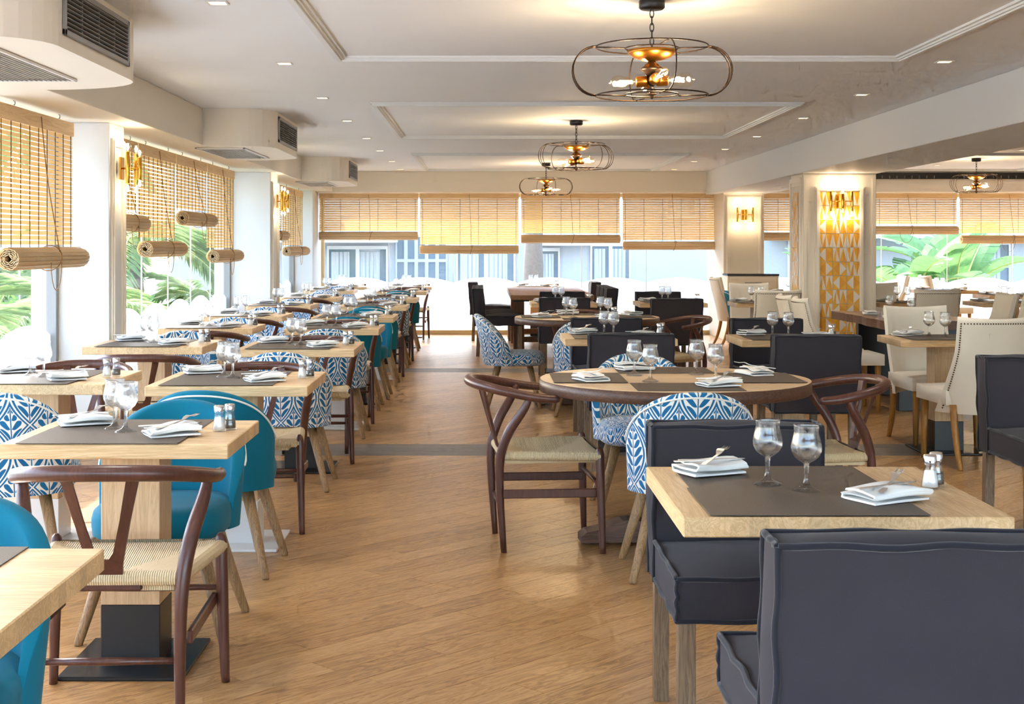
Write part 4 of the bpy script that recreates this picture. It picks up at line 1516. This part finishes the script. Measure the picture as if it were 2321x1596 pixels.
# ================================================================== SEATING PLAN
KITS = {'arm': (ARM, 'cord_seat_armchair', 'brown round-back armchair with cord seat', 'brown cord-seat armchairs'),
        'teal': (TEAL, 'tub_chair', 'teal velvet tub chair', 'teal tub chairs'),
        'leaf': (LEAF, 'tub_chair', 'blue leaf-print tub chair', 'leaf-print tub chairs'),
        'slip': (SLIP, 'slipcover_chair', 'charcoal slipcovered chair', 'charcoal slipcovered chairs'),
        'ivory': (IVORY, 'upholstered_chair', 'ivory nailhead chair', 'ivory nailhead chairs')}
FACE = {'N': 0.0, 'S': PI, 'E': -PI / 2, 'W': PI / 2}
def chair(kind, x, y, face, where, turn=0.0):
    K, nm, ds, gr = KITS[kind]
    return K.place(nm, '%s %s' % (ds, where), 'chair', (x, y, 0), FACE[face] + R(turn), gr)

def ordn(k):
    return ORD[k]
# aisle row (right column of the left block): x0, x1, y0, y1, base
AISLE = [(-1.48, -0.77, 2.12, 2.82, 'black_metal'), (-1.50, -0.79, 4.29, 4.88, 'black_metal'), (-1.48, -0.77, 6.06, 6.77, 'white_metal'), (-1.47, -0.765, 8.2, 8.88, 'black_metal'),
         (-1.47, -0.77, 10.19, 10.83, 'white_metal'), (-1.475, -0.77, 11.83, 12.47, 'black_metal'), (-1.48, -0.78, 13.96, 14.66, 'white_metal'), (-1.47, -0.77, 15.9, 16.6, 'black_metal'),
         (-1.46, -0.76, 18.35, 19.05, 'black_metal'), (-1.46, -0.77, 20.45, 21.1, 'black_metal')]
for k, (a, b, c, d, m) in enumerate(AISLE):
    ref = 'the %s table in the aisle row' % ordn(k)
    table('square oak table, %s from the front in the aisle row' % ordn(k), a, b, c, d, m)
    dress(a, b, c, d, ref, cut=k < 8) if k else bare(a, b, c, d, ref)
WINDOW = [(-2.40, -1.68, 6.13, 6.83, 'white_metal'), (-2.43, -1.70, 8.39, 9.05, 'black_metal'), (-2.41, -1.71, 10.26, 10.88, 'white_metal'), (-2.44, -1.74, 11.99, 12.67, 'black_metal'),
          (-2.44, -1.76, 14.1, 14.8, 'black_metal'), (-2.40, -1.71, 16.15, 16.85, 'white_metal'), (-2.44, -1.76, 18.7, 19.4, 'black_metal'), (-2.42, -1.73, 20.5, 21.15, 'black_metal')]
for k, (a, b, c, d, m) in enumerate(WINDOW):
    ref = 'the %s table in the window row' % ordn(k)
    table('square oak table, %s from the front in the window row' % ordn(k), a, b, c, d, m, True)
    dress(a, b, c, d, ref, cut=k < 6)
W_ = 'facing the window end, near side of '
def at(side, row, k):
    return '%s side of the %s %s-row table' % (side, ordn(k), row)
chair('teal', -1.22, 2.95, 'S', at('far', 'aisle', 0))
chair('arm', -1.07, 4.12, 'N', at('near', 'aisle', 1), 2)
chair('teal', -1.14, 4.97, 'S', at('far', 'aisle', 1))
chair('teal', -1.135, 5.93, 'N', at('near', 'aisle', 2), -2)
chair('arm', -1.13, 6.82, 'S', at('far', 'aisle', 2))
chair('leaf', -1.12, 7.93, 'N', at('near', 'aisle', 3))
chair('arm', -1.10, 8.92, 'S', at('far', 'aisle', 3), 2)
chair('leaf', -1.10, 10.05, 'N', at('near', 'aisle', 4))
chair('arm', -1.12, 10.88, 'S', at('far', 'aisle', 4))
chair('teal', -1.12, 11.72, 'N', at('near', 'aisle', 5))
chair('teal', -1.10, 12.55, 'S', at('far', 'aisle', 5))
chair('teal', -1.10, 13.68, 'N', at('near', 'aisle', 6))
chair('arm', -1.11, 14.71, 'S', at('far', 'aisle', 6))
chair('leaf', -1.10, 15.72, 'N', at('near', 'aisle', 7))
chair('arm', -1.11, 16.65, 'S', at('far', 'aisle', 7))
chair('teal', -1.10, 18.2, 'N', at('near', 'aisle', 8))
chair('arm', -1.08, 20.3, 'N', at('near', 'aisle', 9))
chair('leaf', -1.96, 5.85, 'N', at('near', 'window', 0))
chair('arm', -2.07, 6.92, 'S', at('far', 'window', 0))
chair('arm', -1.93, 7.98, 'N', at('near', 'window', 1), 4)
chair('leaf', -2.06, 9.22, 'S', at('far', 'window', 1))
chair('arm', -2.0, 10.1, 'N', at('near', 'window', 2), -3)
chair('leaf', -2.04, 11.02, 'S', at('far', 'window', 2))
chair('arm', -2.0, 11.8, 'N', at('near', 'window', 3), -4)
chair('leaf', -2.06, 12.85, 'S', at('far', 'window', 3))
chair('arm', -1.95, 13.82, 'N', at('near', 'window', 4), -5)
chair('leaf', -2.06, 14.98, 'S', at('far', 'window', 4))
chair('arm', -2.02, 15.98, 'N', at('near', 'window', 5), -3)
chair('leaf', -2.03, 17.02, 'S', at('far', 'window', 5))
chair('leaf', -2.08, 18.5, 'N', at('near', 'window', 6))
chair('leaf', -2.08, 19.55, 'S', at('far', 'window', 6))

# right half: front table
REF = {}
table('front oak table beside the large charcoal chair, closest on the right', 0.45, 1.2, 3.14, 3.86, cross=True)
dress(0.45, 1.2, 3.14, 3.86, 'the front right oak table')
chair('slip', 0.78, 2.84, 'N', 'largest in view, back turned at the front right table')
chair('slip', 0.755, 3.92, 'S', 'facing the camera across the front right table')

# round tables
def round_table(x, y, rot, label, ref, cuts=True):
    ROUND.place('round_table', label, 'table', (x, y, 0), R(rot), 'round dining tables')
    for k, (nm, a) in enumerate((('near', -90), ('right', 0), ('far', 90), ('left', 180))):
        q = R(a)
        px, py = x + 0.40 * math.cos(q), y + 0.40 * math.sin(q)
        o = obj('placemat', mat_mesh(0.46, 0.33), None, (px, py, TZ + 0.0005 + 0.0023 * (k % 2)), (0, 0, q + PI / 2))
        tag(o, 'dark taupe woven placemat at the %s of %s' % (nm, ref), 'placemat', 'woven placemats')
        ix, iy = -math.sin(q), math.cos(q)
        place_setting(px + ix * 0.14, py + iy * 0.14, q + PI / 2 + R(20), nm, ref)
        wine(x + 0.17 * math.cos(q) - ix * 0.13, y + 0.17 * math.sin(q) - iy * 0.13, 'stemmed wine glass at the %s of %s' % (nm, ref))
round_table(0.878, 6.42, 0, 'walnut-edged round table closer to the camera', 'the closer round table')
round_table(0.885, 11.95, 0, 'walnut-edged round table farther from the camera', 'the farther round table')
shaker(1.1, 11.85, 'salt', 'glass salt shaker on the farther round table')
shaker(1.13, 11.93, 'pepper', 'glass pepper shaker on the farther round table')
chair('arm', 0.275, 6.42, 'E', 'beside the aisle, left of the closer round table', 5)
chair('arm', 1.475, 6.35, 'W', 'right of the closer round table', 5)
chair('leaf', 0.85, 5.85, 'N', 'with its back to the camera, near side of closer round table')
chair('leaf', 0.83, 7.24, 'S', 'facing the camera, far side of closer round table')
chair('leaf', 0.255, 11.9, 'E', 'seen from its side, left of the farther round table')
chair('arm', 1.56, 11.75, 'W', 'right of the farther round table', 22)
chair('leaf', 0.82, 11.3, 'N', 'near side of the farther round table')
chair('arm', 0.9, 12.72, 'S', 'far side of the farther round table')

def right_table(x0, x1, y0, y1, label, ref, base='black_metal', cut=True, shak=True):
    table(label, x0, x1, y0, y1, base)
    dress(x0, x1, y0, y1, ref, cut, shak)
right_table(0.53, 1.27, 9.1, 9.75, 'oak table between the two round tables', 'the table between the round tables')
chair('slip', 0.89, 8.70, 'N', 'back turned, near side of the table between the round tables')
chair('slip', 0.90, 9.95, 'S', 'far side of the table between the round tables')
right_table(1.67, 2.40, 9.0, 9.6, 'oak table with two charcoal chairs, in front of the ivory chairs', 'the middle right oak table')
chair('slip', 1.98, 8.57, 'N', 'back turned, near side of the middle right oak table')
chair('slip', 2.06, 9.88, 'S', 'far side of the middle right oak table')
right_table(2.70, 3.45, 9.0, 9.55, 'oak table between two ivory chairs at the right edge', 'the right edge oak table')
chair('ivory', 3.07, 8.76, 'N', 'closest to the camera, back turned at the right edge', 4)
chair('ivory', 3.12, 9.66, 'S', 'facing the camera at the right edge oak table', 3)
chair('slip', 2.66, 6.45, 'S', 'cut off at the right edge of the picture')
right_table(1.65, 2.37, 14.7, 15.4, 'oak table in the rear middle with two charcoal chairs', 'the rear middle oak table', cut=False)
chair('slip', 1.93, 14.2, 'N', 'near side of the rear middle oak table')
chair('slip', 2.0, 15.72, 'S', 'far side of the rear middle oak table')
right_table(0.5, 1.2, 14.7, 15.4, 'oak table in front of the long rustic table', 'the oak table before the rustic table', cut=False)
chair('slip', 0.82, 14.45, 'N', 'near side of the oak table before the rustic table')
chair('slip', 0.9, 15.72, 'S', 'far side of the oak table before the rustic table')

# long rustic table with bracketed legs
t = thing('rustic_dining_table', 'long rustic brown wood table before the rear window', 'table', (0.845, 18.75, 0))
obj('table_top', G().box(-0.515, 0.515, -1.65, 1.65, TZ - 0.06, TZ, bev=0.005).mesh('table_top', 'rustic'), t)
lg = G().box(-0.07, 0.07, -0.05, 0.05, 0, TZ - 0.06, bev=0.004).mesh('leg', M['walnut_leg'] if 'walnut_leg' in M else 'leg_grey')
M['rustic_leg'] = wood('rustic_leg', (98, 64, 42), (146, 102, 70), 2, 1.0, 0.5, 6)
lg.materials[0] = M['rustic_leg']
for sx in (-1, 1):
    for yy in (-0.95, 0.75):
        L_ = obj('leg', lg, t, (sx * 0.4, yy, 0))
        obj('metal_bracket', G().box(-0.075, 0.16 if sx < 0 else 0.075, -0.055, 0.055, TZ - 0.105, TZ - 0.062, bev=0.003).mesh('metal_bracket', 'black_metal'), L_, (0 if sx < 0 else -0.0, 0, 0))
for yy in (-0.95, 0.75):
    obj('cross_rail', G().box(-0.34, 0.34, -0.03, 0.03, 0.13, 0.2, bev=0.004).mesh('cross_rail', M['rustic_leg']), t, (0, yy, 0))
for k, y in enumerate((17.35, 17.93, 18.51)):
    chair('slip', 0.2, y, 'E', '%s from the front on the aisle side of the rustic table' % ORD[k])
    chair('slip', 1.31, y + 0.05, 'W', '%s from the front on the right side of the rustic table' % ORD[k])
chair('slip', 0.12, 20.1, 'E', 'alone near the glass, aisle side past the rustic table')
chair('slip', 1.34, 20.3, 'W', 'alone near the glass, right side past the rustic table')
right_table(0.43, 1.15, 20.6, 21.15, 'oak table against the rear glass behind the rustic table', 'the oak table at the rear glass', cut=False)

# ivory-chair area around the tiled pillar
right_table(2.68, 3.3, 14.75, 15.3, 'small oak table beside the tiled pillar', 'the oak table beside the tiled pillar', cut=False, shak=False)
chair('ivory', 2.88, 13.95, 'N', 'back turned, before the oak table beside the tiled pillar')
chair('ivory', 3.06, 15.72, 'S', 'far side of the oak table beside the tiled pillar')
chair('teal', 3.45, 18.0, 'E', 'alone in front of the cream cabinet')
chair('ivory', 3.52, 19.1, 'E', 'sideways by the rear window, next to the cabinet', 6)
right_table(3.7, 4.35, 17.6, 18.3, 'oak table in front of the cream cabinet', 'the oak table by the cabinet', cut=False, shak=False)
t = thing('live_edge_table', 'dark table with rough-cut edge beside the tiled pillar', 'table', (3.68, 12.12, 0))
edge = []
re_ = random.Random(4)
for k in range(14):
    edge.append((-0.42 + re_.uniform(-0.02, 0.02), -0.86 + 1.72 * k / 13))
oe = edge + [(0.38 + re_.uniform(-0.02, 0.02), 0.86 - 1.72 * k / 13) for k in range(14)]
oe = oe[::-1]
M['live'] = wood('live_edge_wood', (66, 38, 26), (120, 82, 58), 1, 1.0, 0.35, 7)
obj('table_top', fix_normals(G().extrude(oe, lambda a, b, d: (a, b, d), TZ - 0.07, TZ).mesh('table_top', M['live'])), t)
for yy in (-0.62, 0.62):
    obj('leg_frame', G().box(-0.26, 0.26, yy - 0.04, yy + 0.04, 0, TZ - 0.07, bev=0.004).mesh('leg_frame', 'black_metal'), t)
for k, (y, nm) in enumerate(((11.62, 'front'), (12.25, 'second'))):
    chair('ivory', 3.0, y, 'E', 'facing right, %s one on the aisle side of the dark table' % nm)
    place_setting(3.42, y + 0.05, R(80), nm, 'the dark rough-edged table', cut=False, z=0.001)
    wine(3.62, y + 0.15, 'stemmed wine glass, %s on the dark rough-edged table' % nm)
chair('ivory', 4.42, 12.0, 'W', 'facing left on the right side of the dark table')
chair('ivory', 4.42, 12.65, 'W', 'behind another on the right side of the dark table')
right_table(4.2, 4.95, 14.75, 15.4, 'oak table right of the tiled pillar', 'the oak table right of the pillar', cut=False)
chair('ivory', 4.45, 13.98, 'N', 'back turned, right of the tiled pillar')
chair('ivory', 4.62, 15.95, 'S', 'facing the camera, right of the tiled pillar')
right_table(5.3, 6.0, 14.75, 15.4, 'oak table at the far right of the right-hand room', 'the far right oak table', cut=False)
right_table(5.95, 6.7, 18.8, 19.5, 'oak table in the right-hand room by the rear glass', 'the rear right oak table', cut=False)
right_table(6.15, 6.85, 16.9, 17.5, 'oak table under the right-hand pendant lamp', 'the oak table under the right pendant', cut=False)
chair('ivory', 6.75, 20.2, 'E', 'against the rear glass before the banana leaves')
chair('ivory', 5.75, 20.2, 'W', 'against the rear glass next to the tiled pillar')

# cream cabinet
t = thing('sideboard_cabinet', 'cream drawer cabinet with black top before the rear pillar', 'cabinet', (3.79, 19.72, 0))
obj('cabinet_body', G().box(-0.36, 0.36, -0.15, 0.24, 0, 0.94, bev=0.004).mesh('cabinet_body', 'cream'), t)
obj('cabinet_top', G().box(-0.365, 0.365, -0.165, 0.245, 0.94, 0.965, bev=0.003).mesh('cabinet_top', 'black_metal'), t)
for k, (z0, z1) in enumerate(((0.76, 0.925), (0.42, 0.745), (0.08, 0.405))):
    d_ = obj('drawer', G().box(-0.325, 0.325, -0.165, -0.15, z0, z1, bev=0.003).mesh('drawer', 'cream'), t)
    obj('handle', G().box(-0.12, 0.12, -0.178, -0.165, (z0 + z1) / 2 - 0.005, (z0 + z1) / 2 + 0.005, bev=0.002).mesh('handle', 'grey_metal'), d_)

# ================================================================== OUTSIDE
M['paving'] = plain('pale_paving', (158, 156, 150), 0.8, grain=0.08, gscale=2)
M['stucco'] = plain('grey_stucco', (190, 196, 202), 0.85, grain=0.06, gscale=18)
M['stucco_white'] = plain('white_stucco', (230, 232, 234), 0.8, grain=0.03, gscale=8)
M['curtain'] = plain('pale_curtain', (196, 202, 206), 0.9)
M['pane_dark'] = plain('dark_window_glass', (112, 130, 142), 0.08, spec=0.6)
M['bark'] = plain('palm_bark', (128, 120, 112), 0.9, grain=0.3, gscale=25)
def leaf_mat(name, c1, c2):
    t = NT(name)
    f = t.noise(t.coord('Object', (6, 6, 6)), 3, 3)
    c = t.mixc(f, lin(c1), lin(c2))
    t.base(c)
    t.set(Roughness=0.45)
    tl = t.n('ShaderNodeBsdfTranslucent')
    t.link(c, tl.inputs['Color'])
    mx = t.n('ShaderNodeMixShader')
    mx.inputs[0].default_value = 0.4
    t.link(t.b.outputs[0], mx.inputs[1]); t.link(tl.outputs[0], mx.inputs[2])
    t.link(mx.outputs[0], t.o.inputs['Surface'])
    return t.m
M['palm'] = leaf_mat('palm_leaf', (112, 146, 100), (176, 196, 128))
M['banana'] = leaf_mat('banana_leaf', (84, 130, 78), (132, 172, 104))
M['rib'] = plain('leaf_rib', (206, 208, 130), 0.5)
M['canvas'] = plain('white_canvas', (240, 238, 232), 0.8)
M['hedge'] = leaf_mat('hedge_leaf', (50, 96, 48), (120, 156, 80))
struct('floor_terrace', G().box(-60, 60, -30, 70, -0.25, -0.13).mesh('terrace', 'paving'))

# house across the terrace
HY = 27.5
bd = thing('guest_house', 'pale grey house across the terrace behind the rear window', 'building', (0, HY, 0))
obj('wall', G().box(-6.2, 14, 0.0, 0.3, -0.1, 3.0).mesh('wall', 'stucco'), bd)
obj('roof', G().box(-6.6, 14.4, -0.3, 3.0, 3.0, 3.2).mesh('roof', 'stucco_white'), bd)
obj('balcony_slab', G().box(-6.2, -1.7, -1.2, 0.0, 1.42, 1.62, bev=0.01).mesh('balcony_slab', 'stucco_white'), bd)
obj('balcony_slab', G().box(1.05, 2.1, -0.8, 0.0, 1.36, 1.52, bev=0.01).mesh('balcony_slab', 'stucco_white'), bd)
obj('balcony_slab', G().box(5.6, 14, -1.2, 0.0, 1.5, 1.72, bev=0.01).mesh('balcony_slab', 'stucco_white'), bd)
def house_window(x0, x1, z0, z1, nx, nz=1, curtain=True, fm='white_metal'):
    fr = G()
    fr.box(x0, x1, -0.06, -0.0, z1 - 0.07, z1).box(x0, x1, -0.06, -0.0, z0, z0 + 0.07)
    for k in range(nx + 1):
        x = x0 + (x1 - x0) * k / nx
        fr.box(max(x0, x - 0.035), min(x1, x + 0.035), -0.057, -0.002, z0 + 0.002, z1 - 0.002)
    for k in range(1, nz):
        z = z0 + (z1 - z0) * k / nz
        fr.box(x0 + 0.002, x1 - 0.002, -0.054, -0.004, z - 0.03, z + 0.03)
    w = obj('window', fr.mesh('window', fm), bd)
    for k in range(nx):
        for j in range(nz):
            a, b = x0 + (x1 - x0) * k / nx + 0.03, x0 + (x1 - x0) * (k + 1) / nx - 0.03
            c, d = z0 + (z1 - z0) * j / nz + 0.03, z0 + (z1 - z0) * (j + 1) / nz - 0.03
            obj('pane', G().box(a, b, -0.022, -0.018, c, d).mesh('pane', 'pane_dark'), w)
    if curtain:
        g = G()
        m = int((x1 - x0) / 0.03)
        pts = [(x0 + 0.08 + (x1 - x0 - 0.16) * k / m, -0.03 - 0.012 * math.sin(k * 1.9)) for k in range(m + 1)]
        for k in range(m):
            if (pts[k][0] - x0) / (x1 - x0) % (1 / nx) * nx < 0.72:
                (a, b), (c, d) = pts[k], pts[k + 1]
                g.add([(a, b, z0 + 0.05), (c, d, z0 + 0.05), (c, d, z1 - 0.12), (a, b, z1 - 0.12)], [(0, 1, 2, 3)], 0, True)
        obj('curtain', g.mesh('curtain', 'curtain'), w)
for a in ((-3.1, -1.9, 0.0, 1.36, 2, 1), (-0.55, 0.62, 0.0, 1.34, 2, 1), (1.0, 1.5, 0.2, 1.32, 1, 1), (2.1, 2.9, 0.1, 1.42, 2, 1), (3.6, 4.2, 1.9, 2.8, 1, 1), (6.0, 7.4, 0.0, 1.45, 2, 1), (9.0, 10.4, 0.0, 1.45, 2, 1)):
    house_window(*a)
house_window(-1.75, -0.72, 0.0, 1.6, 5, 3, False, M['stucco'])
lv = thing('louvred_screen', 'white slatted screen outside the end of the rear window', 'screen', (4.0, 22.6, 0))
sl = G().box(-0.25, 0.13, -0.006, 0.006, -0.02, 0.02).mesh('slat', 'white_metal')
for k in range(24):
    obj('slat', sl, lv, (0, 0, 0.3 + k * 0.06), (R(25), 0, 0))
for x in (-0.24, 0.12):
    obj('post', G().box(x - 0.02, x + 0.02, -0.02, 0.02, -0.13, 1.8).mesh('post', 'white_metal'), lv)

# palm trunk outside the rear glass
rp = random.Random(11)
def frond_mesh(L, droop, nleaf, width, seed):
    rg = random.Random(seed)
    g = G()
    spine = []
    for k in range(15):
        u = k / 14
        spine.append(Vector((L * (u - 0.12 * u * u), 0, L * (0.55 * u - droop * u * u))))
    g.tube([tuple(p) for p in spine], [0.018 * (1 - 0.85 * k / 14) for k in range(15)], 5, 1)
    for k in range(nleaf):
        u = 0.12 + 0.86 * k / (nleaf - 1)
        f = u * 14
        i = min(13, int(f))
        p = spine[i].lerp(spine[i + 1], f - i)
        tg = (spine[i + 1] - spine[i]).normalized()
        ll = width * (0.35 + 0.75 * math.sin(PI * min(1, u * 0.92 + 0.1))) * rg.uniform(0.9, 1.1)
        for s_ in (-1, 1):
            dr = (tg * 0.75 + Vector((0, s_, 0)) * 0.8 + Vector((0, 0, rg.uniform(-0.1, 0.15)))).normalized()
            q1 = p + dr * ll * 0.5
            q2 = p + dr * ll + Vector((0, 0, -0.22 * ll))
            w = Vector((0, 0, 1)).cross(dr).normalized() * (0.014 + 0.006 * L)
            g.add([p - w * 0.5, p + w * 0.5, q1 + w, q2, q1 - w], [(0, 1, 2, 3, 4)], 0, False)
    return g.mesh('frond', 'palm', 'rib')
FR = [frond_mesh(2.3, 0.75, 34, 0.62, s_) for s_ in (1, 2)] + [frond_mesh(1.9, 1.05, 30, 0.55, 3)]
def palm(x, y, h, n, label, lean=(0, 0), z0=-0.13, trunk=0.11, sc=1.0):
    t = thing('palm_tree', label, 'palm tree', (x, y, z0))
    pts, rad = [], []
    for k in range(13):
        u = k / 12
        pts.append((lean[0] * u * u, lean[1] * u * u, h * u))
        rad.append(trunk * (1.15 - 0.35 * u) * (1.06 if k % 2 else 0.94))
    obj('trunk', G().tube(pts, rad, 12).mesh('trunk', 'bark'), t)
    for k in range(n):
        a = 2 * PI * k / n + rp.uniform(-0.2, 0.2)
        o = obj('frond', FR[k % 3], t, (lean[0], lean[1], h - 0.02), (0, R(rp.uniform(-25, 30)), a))
        o.scale = (sc, sc, sc)
palm(0.86, 24.2, 4.5, 14, 'tall palm with rough grey trunk outside the rear window', trunk=0.16)
palm(-4.35, 15.0, 0.75, 13, 'low green palm outside the second side window', sc=0.72)
palm(-4.9, 19.6, 1.5, 14, 'green palm with long fronds beyond the second side window', sc=0.85)
palm(-4.3, 21.0, 0.7, 11, 'low palm outside near the corner pillar', sc=0.65)
palm(-4.25, 10.4, 0.7, 12, 'low palm outside beside the nearest pillar', sc=0.7)
palm(-7.5, 24.0, 3.4, 14, 'tall palm beyond the garden parasols', trunk=0.13)

# banana plants behind the right rear glass
def banana_leaf(seed, L=1.7, W=0.6):
    rg = random.Random(seed)
    g = G()
    n = 22
    sp = [Vector((L * (k / n) * 0.95, 0, L * (0.75 * k / n - 0.62 * (k / n) ** 2))) for k in range(n + 1)]
    g.tube([tuple(p) for p in sp], [0.02 * (1 - 0.8 * k / n) for k in range(n + 1)], 6, 1)
    def half(s_):
        for k in range(3, n):
            u0, u1 = k / n, (k + 1) / n
            w0 = W / 2 * math.sin(PI * min(1, (u0 - 0.1) / 0.92)) ** 0.7
            w1 = W / 2 * math.sin(PI * max(0.0, min(1, (u1 - 0.1) / 0.92))) ** 0.7
            tear = rg.uniform(0.03, 0.08) if rg.random() < 0.16 else 0.0
            sag = rg.uniform(0.0, 0.012)
            p0, p1 = sp[k], sp[k + 1]
            a = Vector((0.25 * w0, s_ * w0, 0.22 * w0 - sag * 1.0))
            b = Vector((0.25 * w1 - tear, s_ * w1, 0.22 * w1 - sag * 1.3))
            g.add([p0, p0 + a * 0.5 + Vector((0, 0, 0.05 * w0)), p0 + a, p1 + b, p1 + b * 0.5 + Vector((0, 0, 0.05 * w1)), p1], [(0, 1, 4, 5), (1, 2, 3, 4)] if s_ > 0 else [(5, 4, 1, 0), (4, 3, 2, 1)], 0, False)
    half(1); half(-1)
    return g.mesh('leaf', 'banana', 'rib')
BL = [banana_leaf(s_) for s_ in (1, 2, 3)]
def banana(x, y, n, label, h=0.4, sc=1.0):
    t = thing('banana_plant', label, 'plant', (x, y, -0.13))
    obj('stem', G().tube([(0, 0, 0), (0.02, 0, h * 0.5), (0, 0.02, h + 0.15)], [0.09, 0.08, 0.05], 10).mesh('stem', 'banana'), t)
    for k in range(n):
        a = 2 * PI * k / n + rp.uniform(-0.35, 0.35)
        o = obj('leaf', BL[k % 3], t, (0, 0, h), (R(rp.uniform(-25, 25)), R(rp.uniform(-45, -5)), a))
        o.scale = (sc * rp.uniform(0.8, 1.15),) * 3
banana(7.25, 23.6, 8, 'broad-leaved banana plant outside the right rear window', 0.45, 1.0)
banana(8.2, 24.0, 8, 'banana plant with torn leaves at the right edge outside', 0.5, 1.05)
banana(6.4, 25.2, 7, 'smaller banana plant outside, closest to the tiled pillar', 0.4, 0.9)

# garden beyond the side windows: parasols, hedge
def parasol(x, y, label, h=2.3, r_=1.3):
    t = thing('garden_parasol', label, 'parasol', (x, y, -0.13), 0.3, 'white garden parasols')
    obj('pole', G().tube([(0, 0, 0), (0, 0, h + 0.05)], 0.025, 8).mesh('pole', 'white_metal'), t)
    g = G()
    for k in range(8):
        a, b = 2 * PI * k / 8, 2 * PI * (k + 1) / 8
        g.add([(0, 0, h), (r_ * math.cos(a), r_ * math.sin(a), h - 0.45), (r_ * math.cos(b), r_ * math.sin(b), h - 0.45)], [(0, 1, 2)])
        g.add([(r_ * math.cos(a), r_ * math.sin(a), h - 0.45), (r_ * math.cos(a), r_ * math.sin(a), h - 0.6), (r_ * math.cos(b), r_ * math.sin(b), h - 0.6), (r_ * math.cos(b), r_ * math.sin(b), h - 0.45)], [(0, 1, 2, 3)])
    obj('canopy', g.mesh('canopy', 'canvas'), t)
    obj('base', G().lathe([(0, 0), (0.3, 0), (0.3, 0.06), (0, 0.08)], 20).mesh('base', 'grey_metal'), t)
parasol(-7.0, 22.5, 'white garden parasol nearer the side windows', 2.0)
parasol(-9.2, 27.5, 'white garden parasol farther out in the garden', 2.1)
def hedge(x0, x1, y0, y1, h, label, n=1400):
    rg = random.Random(int(x0 * 10))
    g = G()
    g.box(x0 + 0.15, x1 - 0.15, y0 + 0.15, y1 - 0.15, 0, h - 0.15)
    for k in range(n):
        x, y, z = rg.uniform(x0, x1), rg.uniform(y0, y1), rg.uniform(0.05, h)
        f = rg.randrange(3)
        if f == 0: x = x1 + rg.uniform(-0.15, 0.05)
        elif f == 1: y = y0 + rg.uniform(-0.05, 0.15)
        else: z = h + rg.uniform(-0.15, 0.08)
        d = Vector((rg.uniform(-1, 1), rg.uniform(-1, 1), rg.uniform(-0.3, 1))).normalized() * rg.uniform(0.08, 0.2)
        w = d.cross(Vector((rg.uniform(-1, 1), rg.uniform(-1, 1), rg.uniform(-1, 1)))).normalized() * 0.03
        p = Vector((x, y, z))
        g.add([p, p + d * 0.5 + w, p + d, p + d * 0.5 - w], [(0, 1, 2, 3)])
    o = obj('garden_hedge', g.mesh('garden_hedge', 'hedge'), None, (0, 0, -0.13))
    tag(o, label, 'hedge')
    o['kind'] = 'stuff'
hedge(-11.5, -9.6, 14, 34, 1.2, 'leafy green hedge along the far side of the garden', 2600)
hedge(-6.5, -4.2, 17.0, 18.0, 0.75, 'low green planting outside the second side window', 900)
